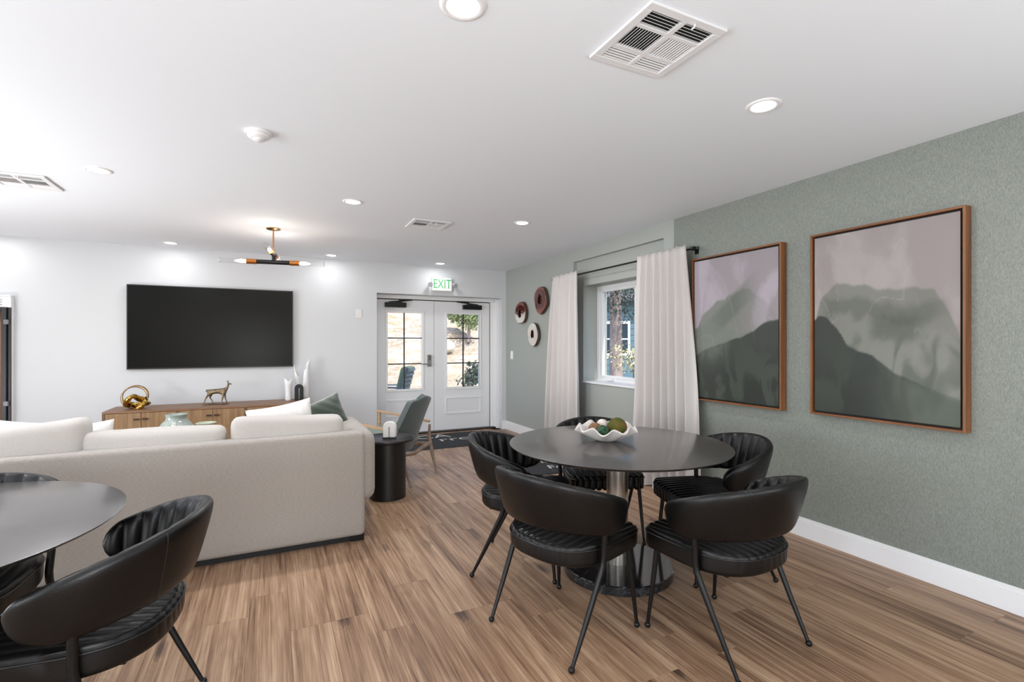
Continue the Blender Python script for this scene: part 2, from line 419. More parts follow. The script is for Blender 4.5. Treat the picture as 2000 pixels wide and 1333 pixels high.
for (x0, x1, g0, g1) in ((1.343, 2.230, 1.531, 2.044), (2.236, 3.154, 2.441, 2.978)):
    y0, y1 = 7.30, 7.345; z0, z1, gz0, gz1 = .024, 2.002, .675, 1.812
    bm = BM(); box(bm, x0, x1, y0, y1, z0, gz0); box(bm, x0, x1, y0, y1, gz1, z1); box(bm, x0, g0, y0, y1, gz0, gz1); box(bm, g1, x1, y0, y1, gz0, gz1)
    leaf = obj('door_leaf', bm, door_m, door)
    # glazing bead (raised frame around the glass)
    bm = BM(); t = .03
    for yy0, yy1, a in ((y0-.012, y0, t), (y0-.006, y0+.02, .012)):
        box(bm, g0-a, g1+a, yy0, yy1, gz1, gz1+a); box(bm, g0-a, g1+a, yy0, yy1, gz0-a, gz0)
        box(bm, g0-a, g0, yy0, yy1, gz0, gz1); box(bm, g1, g1+a, yy0, yy1, gz0, gz1)
    obj('glazing_frame', bm, trim_w, leaf, bevel=.003)
    xm = (g0+g1)/2 - (.01 if x0 < 2 else 0)
    zs = [gz0, 1.05, 1.435, gz1]
    for a, b_ in ((g0, xm), (xm, g1)):
        for k in range(3): obj('pane', B(a+.004, b_-.004, y0+.012, y0+.018, zs[k]+.004, zs[k+1]-.004), glass, leaf)
    obj('muntin', B(xm-.008, xm+.008, y0+.004, y0+.026, gz0, gz1), blackm, leaf)
    for z in zs[1:3]: obj('muntin', B(g0, g1, y0+.005, y0+.025, z-.008, z+.008), blackm, leaf)
    # raised panel moulding
    bm = BM(); a0, a1, c0, c1 = (g0-.03, g1+.03, .262, .525)
    for d, e, yy in ((0, .022, y0-.012), (.022, .034, y0-.006)):
        box(bm, a0+d, a1-d, yy, y0, c1-e, c1-d); box(bm, a0+d, a1-d, yy, y0, c0+d, c0+e); box(bm, a0+d, a0+e, yy, y0, c0+e, c1-e); box(bm, a1-e, a1-d, yy, y0, c0+e, c1-e)
    obj('panel_moulding', bm, trim_w, leaf, bevel=.003)
    # door closer
    c = 1.64 if x0 < 2 else 2.845
    obj('door_closer', B(c-.155, c+.155, y0-.065, y0-.001, 1.888, 1.958), black_metal, leaf, bevel=.006)
    s = 1 if x0 < 2 else -1
    bm = BM(); box(bm, c-.10, c+.10, y0-.05, y0-.03, 1.963, 1.972, Matrix.Translation((0, 0, 0)))
    tube(bm, [(c-s*.08, y0-.03, 1.968), (c+s*.14, y0-.075, 1.985), (c+s*.20, y0-.02, 1.995)], .008, 6)
    box(bm, min(c+s*.05, c+s*.25), max(c+s*.05, c+s*.25), y0-.03, y0-.012, 1.992, 2.012)
    obj('closer_arm', bm, black_metal, leaf)
    if x0 < 2:
        obj('lock_plate', B(2.125, 2.185, y0-.03, y0-.001, 1.005, 1.185), mat('satin_nickel', (140, 140, 140), .45, .3), leaf, bevel=.006)
        obj('keypad', B(2.135, 2.175, y0-.034, y0-.03, 1.10, 1.17), mat('keypad_grey', (110, 110, 112), .4, .5), leaf, bevel=.002)
        bm = tube(BM(), [(2.155, y0-.028, 1.045), (2.155, y0-.07, 1.045), (2.13, y0-.075, 1.045), (2.03, y0-.07, 1.045)], [.013, .011, .011, .009], 10)
        obj('lever_handle', bm, mat('satin_nickel', (140, 140, 140), .45, .3), leaf, smooth=True)

# ---- door_2: black framed unit at the far left of the back wall
bm = BM(); X1 = -2.475
box(bm, -3.45, X1, YB-.05, YB, 0, 1.865)
box(bm, -3.45, X1, YB-.075, YB-.05, 1.735, 1.865); box(bm, -3.45, X1+.0, YB-.085, YB-.075, 1.850, 1.865)
d2 = struct('door_2', bm, trim_w, bevel=.003)
for k in range(3): obj('vent_slot', B(-3.2, X1-.07, YB-.080, YB-.074, 1.76+k*.025, 1.768+k*.025), mat('slot_grey', (150, 150, 152), .5), d2)
bm = BM(); box(bm, X1-.07, X1-.03, YB-.10, YB-.05, .02, 1.735); box(bm, -3.45, X1-.07, YB-.10, YB-.05, 1.70, 1.735); box(bm, X1-.025, X1-.004, YB-.075, YB-.05, .02, 1.735)
obj('black_frame', bm, mat('frame_black', (34, 34, 38), .4), d2, bevel=.003)
for z in (.72, 1.58): obj('hinge', B(X1-.05, X1-.012, YB-.112, YB-.075, z-.025, z+.025), mat('hinge_grey', (112, 112, 114), .4, .4), d2, bevel=.003)
rows = []
for i in range(61):
    xx = -3.45+(X1-.072+3.45)*i/60
    rows.append([(xx, YB-.078-.014*math.sin(xx*62)-.004*math.sin(xx*23), z) for z in np.linspace(.05, 1.70, 3)])
bm = BM(); grid(bm, rows)
o = obj('woven_blind', bm, mat('woven_copper', (150, 112, 92), .5, .35, bump=((20, 20, 420), .8, .004), vary=((40, 40, 320), .25)), d2, smooth=True)
sm = o.modifiers.new('s', 'SOLIDIFY'); sm.thickness = .003

# ------------------------------------------------------------------ ceiling fittings
lens_m = mat('lamp_lens', (255, 255, 255), .5, emis=((255, 252, 248), 9))
def downlight(x, y, label, first=None):
    if first: o = dup(first, (x, y, H), 0, label)
    else:
        o = thing('recessed_downlight', label, 'ceiling light', (x, y, H), 0, 'recessed round ceiling downlights')
        obj('trim_ring', lathe(BM(), [(.056, 0), (.056, -.004), (.066, -.007), (.078, -.003), (.080, 0)], 40), mat('lamp_trim', (240, 240, 240), .35), o, smooth=True)
        obj('lens', lathe(BM(), [(.0, -.0045), (.03, -.0045), (.056, -.004)], 32), lens_m, o, smooth=True)
    light('downlight_beam', 'AREA', (x, y, H-.012), (0, 0, 0), LAMP_W*(1.9 if 3 < y < 5 else .3 if y > 5 else .55), (.98, .985, 1), shape='DISK', size=.11)
    return o
DL = [(.585, 1.58, 'nearest round downlight, cut by the top edge above the room centre'), (2.135, 1.61, 'round downlight on the right, between the large air vent and the green wall'),
      (-1.03, 4.13, 'round downlight at the left, beside the left air vent'), (.592, 4.15, 'round downlight in the middle of the ceiling, left of the small vent'),
      (2.14, 4.17, 'round downlight near the window, right of the small vent'), (-1.03, 6.75, 'round downlight above the television'),
      (.70, 6.78, 'round downlight near the back wall just right of the hanging lamp'), (2.17, 6.79, 'round downlight directly above the exit sign')]
first = None
for x, y, lb in DL:
    o = downlight(x, y, lb, first); first = first or o
for x, y, lb in ((.585, -1.0, 'behind the camera, middle'), (2.135, -1.0, 'behind the camera, near the green wall'), (-1.03, 1.58, 'over the left pedestal table'), (-2.6, 4.15, 'beyond the left air vent'), (-2.6, 1.58, 'near the left windows'), (-2.6, 6.75, 'in the far left corner'), (-1.03, -1.0, 'behind the camera, left')):
    downlight(x, y, 'recessed round downlight '+lb, first)

vent_m = mat('vent_white', (226, 226, 227), .4)
def vent(cx, cy, label, w_=.358, d_=.362):
    t = thing('ceiling_vent', label, 'air vent', (cx, cy, H), 0, 'square white ceiling air vents')
    hw, hd = w_/2, d_/2
    obj('duct_shade_plate', B(-hw+.02, hw-.02, -hd+.02, hd-.02, -.0015, 0), mat('duct_shade', (30, 28, 28), .8), t)  # flat plate, the dark of an open duct put into its colour
    bm = BM(); f = .034; z0, z1 = -.012, -.001
    box(bm, -hw, hw, -hd, -hd+f, z0, z1); box(bm, -hw, hw, hd-f, hd, z0, z1); box(bm, -hw, -hw+f, -hd+f, hd-f, z0, z1); box(bm, hw-f, hw, -hd+f, hd-f, z0, z1)
    obj('frame', bm, vent_m, t, bevel=.003)
    iw, idp = hw-f, hd-f; ya, yb_ = -idp+.082, idp-.082
    bm = BM(); box(bm, -.010, .010, -idp, idp, z0+.001, z1); box(bm, -iw, -.01, ya-.008, ya+.008, z0+.001, z1); box(bm, .01, iw, ya-.008, ya+.008, z0+.001, z1)
    box(bm, -iw, -.01, yb_-.008, yb_+.008, z0+.001, z1); box(bm, .01, iw, yb_-.008, yb_+.008, z0+.001, z1)
    obj('cross_bar', bm, vent_m, t, bevel=.001)
    L_ = iw-.014
    def sl(name, ln, wd):
        bm = B(-ln/2, ln/2, -wd/2, wd/2, -.0006, .0006); me = bpy.data.meshes.new(name); bm.to_mesh(me); bm.free(); me.materials.append(vent_m); return me
    mx, my = sl('louvre_long', L_, .011), sl('louvre_short', yb_-ya-.018, .0105)
    mx2, my2 = sl('louvre_long_far', L_, .0072), sl('louvre_short_far', yb_-ya-.018, .0062)
    for s in (-1, 1):
        xc = s*(iw+.01)/2
        for k in range(5):
            for yy, ang in ((-idp+.008+k*.0145, 38), (idp-.008-k*.0145, -24)):
                o = bpy.data.objects.new('slat', mx if ang > 0 else mx2); COL.objects.link(o); o.parent = t; o.location = (xc, yy, -.0075); o.rotation_euler = (R(ang), 0, 0)
        for k in range(11):
            o = bpy.data.objects.new('slat', my if s < 0 else my2); COL.objects.link(o); o.parent = t
            o.location = (xc-(L_/2-.004)+k*(L_-.008)/10, (ya+yb_)/2, -.0075); o.rotation_euler = (R(-42 if s < 0 else 26), 0, R(90))
    obj('damper_lever', tube(BM(), [(.035, -hd+.018, -.014), (.035, -hd+.022, -.024), (.03, -hd+.03, -.028)], .003, 6), vent_m, t)
    return t
vent(1.317, 1.453, 'large square white air vent nearest the camera on the ceiling')
vent(1.352, 4.612, 'small looking square white air vent in front of the exit sign')
vent(-1.575, 4.62, 'white air vent at the left edge, cut by the picture edge')
t = thing('smoke_detector', 'round white smoke detector on the ceiling left of the centre', 'smoke detector', (-.063, 3.019, H))
obj('base', lathe(BM(), [(.0, 0), (.066, 0), (.066, -.010), (.062, -.014), (.0, -.014)], 40), trim_w, t, smooth=True)
obj('cover', lathe(BM(), [(.056, -.014), (.054, -.026), (.044, -.034), (.030, -.036), (.028, -.042), (.018, -.048), (.0, -.050)], 40), trim_w, t, smooth=True)

# chandelier: two crossed linear bars with glass tube shades
t = thing('tube_chandelier', 'black and copper chandelier with clear glass tube shades on a brass stem', 'chandelier', (.018, 5.473, H))
obj('canopy', lathe(BM(), [(.0, 0), (.065, 0), (.066, -.008), (.05, -.014), (.0, -.014)], 36), brass, t, smooth=True)
obj('stem', tube(BM(), [(0, 0, -.01), (0, 0, -.29)], .007, 12), copper, t, smooth=True)
bulb_m = mat('bulb_glow', (255, 240, 220), .4, emis=((255, 214, 170), 9)); tube_g = glass_mat('tube_glass', (.97, .97, .97))
def bar(c, d, half):
    c = Vector(c); d = Vector(d).normalized()
    obj('bar', tube(BM(), [c-d*half, c+d*half], .022, 16), black_metal, t, smooth=True)
    for s in (-1, 1):
        e = d*s
        obj('socket', tube(BM(), [c+e*half*.97, c+e*(half+.085)], .026, 16), copper, t, smooth=True)
        b0 = c+e*(half+.085)
        obj('bulb', tube(BM(), [b0, b0+e*.02, b0+e*.05, b0+e*.085, b0+e*.105], [.011, .017, .018, .010, .003], 12), bulb_m, t, smooth=True)
        g = obj('glass_shade', tube(BM(), [b0-e*.002, b0+e*.235], .0255, 20, cap=False), tube_g, t, smooth=True)
        obj('shade_rim', tube(BM(), [b0+e*.235+(Vector((0, 0, 1))*math.cos(a)+e.cross(Vector((0, 0, 1)))*math.sin(a))*.0255 for a in np.linspace(0, 2*PI, 20, endpoint=False)], .0015, 5, closed=True), mat('rim_glass', (150, 152, 156), .1, .3), t, smooth=True)
bar((0, 0, -.335), (.99, -.155, 0), .155)
for dx, dy, dz in ((-.32, .05, -.335), (.32, -.05, -.335), (.05, .26, -.255), (-.05, -.26, -.255)): light('chandelier_bulb', 'POINT', (.018+dx, 5.473+dy, H+dz), (0, 0, 0), 1.4, (1, .93, .86), shadow_soft_size=.02)
bar((0, 0, -.255), (-.17, -.985, .04), .07)
obj('hub', tube(BM(), [(0, 0, -.335), (0, 0, -.235)], .014, 12), black_metal, t, smooth=True)

# ------------------------------------------------------------------ back wall fittings
t = thing('exit_sign', 'white exit sign with green lettering and two emergency lamp heads above the doors', 'exit sign', (2.28, YB, 2.235))
obj('housing', B(-.152, .152, -.05, 0, -.10, .095), mat('sign_white', (238, 240, 238), .4), t, bevel=.006)
text('EXIT', .19, mat('exit_green', (60, 150, 90), .4, emis=((70, 190, 105), .35)), (0, -.0515, -.002), (R(90), 0, 0), t, sx=.72)
for s in (-1, 1):
    hd = obj('lamp_head', tube(BM(), [(s*.185, -.05, -.005), (s*.19, -.075, -.012), (s*.194, -.10, -.02)], [.018, .032, .036], 16), mat('lamp_grey', (170, 170, 172), .35), t, smooth=True)
    obj('lamp_neck', tube(BM(), [(s*.15, -.03, .012), (s*.175, -.035, .012), (s*.187, -.055, 0)], .009, 8), trim_w, t, smooth=True)
t = thing('wall_switch', 'blank white wall plate between television and doors', 'wall plate', (1.09, YB, 1.768))
obj('plate', B(-.042, .042, -.007, 0, -.062, .062), mat('plate_white', (226, 226, 226), .4), t, bevel=.003)
obj('rocker', B(-.018, .018, -.010, -.007, -.035, .035), mat('plate_white', (226, 226, 226), .4), t, bevel=.002)
t = thing('light_switch', 'white light switch on the green wall below the round wall sculptures', 'light switch', (XR, 6.87, 1.176))
obj('plate', B(-.007, 0, -.04, .04, -.062, .062), mat('switch_bright', (246, 246, 246), .3), t, bevel=.003)
obj('rocker', B(-.011, -.007, -.018, .018, -.036, .036), mat('switch_bright', (246, 246, 246), .3), t, bevel=.002)

t = thing('television', 'large black flat screen television mounted on the white wall', 'television', (-.62, YB, 1.545))
hw, hh = .875, .492
obj('bezel', (lambda b: (box(b, -hw, hw, -.058, -.025, hh-.012, hh), box(b, -hw, hw, -.058, -.025, -hh, -hh+.016), box(b, -hw, -hw+.012, -.058, -.025, -hh+.016, hh-.012), box(b, hw-.012, hw, -.058, -.025, -hh+.016, hh-.012), box(b, -hw+.01, hw-.01, -.045, -.025, -hh+.01, hh-.01))[0])(BM()), mat('bezel_black', (16, 16, 17), .35), t, bevel=.002)
obj('screen', B(-hw+.012, hw-.012, -.055, -.046, -hh+.016, hh-.012), mat('screen_glass', (17, 18, 18), .25, spec=.12), t)
obj('wall_mount', B(-.25, .25, -.03, -.0, -.2, .2), black_metal, t)

# wall sculptures: three glossy slices
def fbm(p, o=4):
    return noise.fractal(Vector(p), 1.0, 2.0, o)
def wall_slice(name, y, z, w_, h_, seed, split, label, cut):
    t = thing(name, label, 'wall sculpture', (XR, y, z), 0, 'three glazed ring shaped wall sculptures')
    n = 48; th = .055
    def out(a, f=1.0):
        r = 1+.05*noise.noise(Vector((math.cos(a)*1.4+seed, math.sin(a)*1.4, 0)))
        # a flattened or pointed lower side
        cc, ss = math.cos(a), math.sin(a)
        if cut == 'flat': r *= 1-.16*max(0, -ss)**8
        if cut == 'point': r *= (1+.14*max(0, -ss)**8)*(1-.10*max(0, math.sin(2*a+2.2)))
        return (cc*w_/2*r*f, ss*h_/2*r*f)
    # bark rim
    bm = BM(); rows = []
    for k in range(n):
        a = 2*PI*k/n; rows.append([(-x_, *out(a, f)) for x_, f in ((.012, .93), (.014, .97), (.03, 1.0), (th-.006, .985), (th, .95))])
    grid(bm, rows, close_u=True)
    obj('rim', bm, mat('bark_bronze', (88, 70, 58), .35, .5, bump=((60, 60, 60), .6, .01), vary=((25, 25, 8), .4)), t, smooth=True)
    # glazed front face with a hole through to a dark core
    bm = BM(); lay = bm.loops.layers.color.new('glaze'); rows = []
    for k in range(n):
        a = 2*PI*k/n; row = []
        for q in range(9):
            f = q/8; ox, oz = out(a, .95)
            hr = .36+.16*noise.noise(Vector((math.cos(a)*2.5, math.sin(a)*2.5, seed)))
            ix, iz = math.cos(a)*w_/2*hr*.8+.01, math.sin(a)*h_/2*hr
            bulge = .002*math.sin(PI*f)
            row.append((-(th+bulge), ix*(1-f)+ox*f, iz*(1-f)+oz*f))
        rows.append(row)
    grid(bm, rows, close_u=True)
    red, wht, dk = (*lin((150, 78, 62)), 1), (*lin((226, 224, 222)), 1), (*lin((104, 60, 46)), 1)
    for f_ in bm.faces:
        for l in f_.loops:
            c = l.vert.co; s = c.z/h_*2+.35*noise.noise(Vector((c.y*9, c.z*9, seed*3)))
            v = red if s > split else wht
            rr = math.hypot(c.y/w_*2, c.z/h_*2)
            if v is red and rr > .78: v = (*lin((186, 120, 96)), 1)
            l[lay] = v
    obj('glazed_face', bm, mat('red_glaze', (150, 78, 62), .12, .1, coat=.8, attr='glaze'), t, smooth=True)
    bm = BM(); bm.faces.new([bm.verts.new((-.018, math.cos(2*PI*k/24)*w_*.36, math.sin(2*PI*k/24)*h_*.36)) for k in range(24)])
    obj('core', bm, mat('core_brown', (88, 50, 38), .3, coat=.5, vary=((30, 30, 30), .5)), t)
    return t
wall_slice('wall_sculpture', 6.49, 1.80, .36, .345, 1, -.05, 'glazed slice with red top and white bottom, leftmost of three on the green wall', 'flat')
wall_slice('wall_sculpture', 5.885, 1.955, .37, .36, 5, -2, 'glazed slice all reddish brown, highest of three on the green wall', 'point')
wall_slice('wall_sculpture', 6.10, 1.488, .33, .315, 9, 3, 'glazed slice with white face, lowest of three on the green wall', 'point')

# ------------------------------------------------------------------ framed abstract paintings
def sstep(a, b_, x_): t_ = np.clip((x_-a)/(b_-a), 0, 1); return t_*t_*(3-2*t_)
def nfield(nx, nz, sx, sz, seed, octv=4, warp=0):
    A = np.zeros((nz, nx))
    for j in range(nz):
        for i in range(nx):
            p = Vector((i/nx*sx+seed, j/nz*sz, seed*.37))
            if warp: p += Vector((noise.noise(p*1.3+Vector((9, 0, 0))), noise.noise(p*1.3+Vector((0, 7, 0))), 0))*warp
            A[j, i] = noise.fractal(p, 1.0, 2.0, octv)
    return A
def painting(label, yc, zc, w_, h_, kind):
    nx, nz = (100, 130); U, V = np.meshgrid(np.linspace(0, 1, nx), np.linspace(0, 1, nz))   # U: left to right as seen, V: bottom to top
    n1 = nfield(nx, nz, 1.6, 1.6, 3.1+kind, 3, .9); n2 = nfield(nx, nz, 4, 3, 8.7+kind, 4, 1.2); n3 = nfield(nx, nz, 9, 7, 5.2+kind, 3, .8)
    C = lambda c: np.array(lin(c))[None, None, :]
    top = C((196, 191, 194)) if kind == 0 else C((194, 188, 188)); top2 = C((208, 203, 208)) if kind == 0 else C((202, 198, 197))
    m = sstep(-.3, .4, n1+.3*n3)[..., None]; img = top*(1-m)+top2*m
    def layer(img, mask, col, op): a_ = (mask*op)[..., None]; return img*(1-a_)+C(col)*a_
    ridge = lambda pts: np.interp(U, [p[0] for p in pts], [p[1] for p in pts])
    if kind == 0:
        hump = ridge([(0, .45), (.1, .60), (.3, .68), (.5, .735), (.65, .75), (.8, .71), (1, .55)])+.03*n2
        img = layer(img, sstep(.012, -.012, V-hump)*(1-sstep(.45, .95, U)*.8)*sstep(.10, .5, V), (164, 169, 161), .7)
        img = layer(img, sstep(.06, 0, np.abs((V-.62)-(U-.45)*.55)-.05)*sstep(.3, .6, U+.2)*sstep(.85, .5, U), (146, 154, 145), .45)
        r1 = ridge([(0, .50), (.2, .56), (.4, .50), (.6, .45), (.8, .49), (1, .52)])+.02*n2
        img = layer(img, sstep(.006, -.006, V-r1), (172, 178, 170), .65)
        r2 = ridge([(0, .30), (.15, .35), (.3, .38), (.5, .42), (.62, .44), (.75, .48), (.88, .535), (1, .545)])+.006*n3
        img = layer(img, sstep(.006, -.006, V-r2)*(.55+.45*sstep(.25, .6, U)), (104, 111, 103), .86)
        img = layer(img, sstep(.12, .0, np.abs(V-.36)-.02)*sstep(.5, .3, U)*sstep(-.2, .4, n2), (190, 192, 186), .7)
        img = layer(img, sstep(.2, -.1, V-.22-.1*n1), (88, 97, 89), .7)
        img = layer(img, sstep(-.05, .4, n2+.4*n1)*sstep(.52, .15, V), (142, 149, 140), .6); img = layer(img, sstep(.03, 0, np.abs(n1+.1))*sstep(.3, .6, V), (212, 208, 210), .35)
    else:
        hump = ridge([(0, .5), (.06, .64), (.18, .72), (.35, .70), (.55, .66), (.72, .665), (.85, .65), (.93, .55), (1, .42)])+.02*n2
        img = layer(img, sstep(.01, -.01, V-hump)*sstep(.30, .5, V), (160, 164, 156), .6)
        img = layer(img, sstep(.05, 0, np.abs(V-.56-.04*n2-.03*np.sin(U*7))-.02)*sstep(0, .15, U)*sstep(1, .8, U), (140, 147, 138), .45)
        r1 = ridge([(0, .40), (.25, .47), (.38, .515), (.5, .47), (.62, .445), (.78, .455), (1, .42)])+.015*n2
        img = layer(img, sstep(.008, -.02, V-r1), (178, 180, 174), .8)
        img = layer(img, sstep(.06, .0, np.abs(V-.47-.02*n3)-.03)*sstep(.4, .5, U)*sstep(.85, .7, U), (134, 141, 132), .5)
        img = layer(img, sstep(.05, .45, n2+.3*n1)*sstep(.5, .35, V), (146, 152, 143), .65)
        r2 = ridge([(0, .525), (.04, .545), (.1, .535), (.18, .48), (.27, .38), (.36, .345), (.45, .33), (.6, .24), (.8, .18), (1, .13)])+.006*n3
        img = layer(img, sstep(.005, -.005, V-r2)*(1-.75*sstep(.35, .95, U)), (100, 108, 99), .88)
        img = layer(img, sstep(.005, -.03, V-r2)*sstep(.45, .9, U), (150, 158, 148), .8)
        img = layer(img, sstep(.35, -.05, V-.05)*sstep(.6, .1, U), (84, 93, 85), .65)
        img = layer(img, sstep(.0, .45, n1+.4*n2)*sstep(.5, .1, V), (136, 143, 134), .55); img = layer(img, sstep(.03, 0, np.abs(n1-.1))*sstep(.35, .6, V), (210, 206, 204), .35)
    t = thing('framed_painting', label, 'painting', (XR-.004, yc, zc), 0, 'two abstract misty mountain paintings in floating frames')
    hw, hh = w_/2, h_/2; fd = .066; fw = .022
    ft = wood('frame_wood_vertical', (100, 60, 32), (138, 88, 50), 'Z'); fh = wood('frame_wood_horizontal', (100, 60, 32), (138, 88, 50), 'Y')
    for s in (-1, 1):
        obj('frame_side', B(-fd, -.004, *sorted((s*(hw-fw*.6), s*hw)), -hh, hh), ft, t, bevel=.0015)
        obj('frame_rail', B(-fd, -.004, -hw+fw*.6, hw-fw*.6, *sorted((s*(hh-fw*.6), s*hh))), fh, t, bevel=.0015)
    obj('backing', B(-.03, -.004, -hw+fw*.6, hw-fw*.6, -hh+fw*.6, hh-fw*.6), mat('float_black', (22, 18, 16), .7), t)
    g = .026
    bm = BM(); lay = bm.loops.layers.color.new('paint')
    rows = [[(-.056, hw-g-(2*(hw-g))*i/(nx-1), -hh+g+2*(hh-g)*j/(nz-1)) for i in range(nx)] for j in range(nz)]
    Vv = grid(bm, rows)
    for j in range(nz):
        for i in range(nx):
            c = (*img[j, i], 1)
            for l in Vv[j][i].link_loops: l[lay] = c
    # canvas edge
    a = hw-g; c_ = hh-g
    for (y0, z0, y1, z1) in ((-a, -c_, a, -c_), (a, -c_, a, c_), (a, c_, -a, c_), (-a, c_, -a, -c_)):
        f_ = bm.faces.new([bm.verts.new(p) for p in ((-.056, y0, z0), (-.056, y1, z1), (-.03, y1, z1), (-.03, y0, z0))])
        for l in f_.loops: l[lay] = (*lin((150, 155, 148)), 1)
    obj('canvas', bm, mat('painted_canvas', (180, 180, 180), .6, attr='paint', bump=((500, 500, 500), .15, .001)), t)
    return t
painting('smaller framed misty mountain painting beside the curtain', 2.752, 1.476, .838, 1.212, 0)
painting('larger framed misty mountain painting at the far right', 1.704, 1.480, .834, 1.205, 1)

# ------------------------------------------------------------------ curtains and rod
t = thing('curtain_rod', 'thin dark curtain rod over the window recess', 'curtain rod', (3.26, 4.3, 2.17))
obj('rod', tube(BM(), [(0, -1.16, 0), (0, 1.16, 0)], .009, 12), black_metal, t, smooth=True)
for s in (-1, 1):
    obj('finial', tube(BM(), [(0, s*1.155, 0), (0, s*1.185, 0)], .017, 14), black_metal, t, smooth=True)
    bm = tube(BM(), [(0, s*1.13, 0), (.045, s*1.13, 0), (.086, s*1.13, -.004)], .007, 8); box(bm, .080, .086, s*1.13-.02, s*1.13+.02, -.035, .03)
    obj('bracket', bm, black_metal, t)
def curtain(label, yt0, yt1, yb0, yb1, nf, seed):
    """y range at the top and at the bottom; nf folds"""
    t = thing('curtain', label, 'curtain', (3.26, (yb0+yb1)/2, 0), 0, 'greige linen curtains beside the window')
    rnd = random.Random(seed); ph = [rnd.uniform(-.5, .5) for _ in range(60)]
    rows = []; nu = nf*14; nz = 40
    for i in range(nu+1):
        s = i/nu; row = []
        for j in range(nz+1):
            v = j/nz; z = .012+2.195*v
            f = s*nf
            y = (yb0+(yb1-yb0)*s)*(1-v)+(yt0+(yt1-yt0)*s)*v
            drift = (1-v)*.35*math.sin(s*5+seed)+(1-v)*.25*math.sin(f*.9+seed*2)
            am = (.012+.036*(1-v)**.35)*(1+.45*ph[int(f) % 60])
            c = math.sin(2*PI*(f+drift)); c2 = math.sin(4*PI*(f+drift)+ph[int(f*.5) % 60])
            x = -am*c - am*.25*c2*(1-v) + .006*noise.noise(Vector((s*9, v*3, seed)))
            y += .016*math.cos(2*PI*(f+drift))*(1-.4*v)
            if v > .96: z += .004*math.sin(2*PI*f)
            row.append((x-.037, y-(yb0+yb1)/2, z))
        rows.append(row)
    bm = BM(); grid(bm, rows)
    o = obj('drape', bm, curt_m, t, smooth=True, angle=180)
    m_ = o.modifiers.new('s', 'SOLIDIFY'); m_.thickness = .003
    rows = [[(p[0]-.0035, p[1], p[2]) for p in (r[0], r[1], r[2])] for r in rows]
    bm = BM(); grid(bm, [[(a[0]-.002, a[1], z) for z in (.012, .05, .09)] for a, in [(r[0],) for r in rows]])
    obj('hem', bm, curt_m, t, smooth=True, angle=180)
    return t
curtain('left of the two greige curtains, beside the round wall sculptures', 4.86, 5.42, 4.76, 5.58, 5, 2)
curtain('wide greige curtain at the right of the window, beside a painting', 3.17, 3.80, 3.03, 3.97, 7, 5)

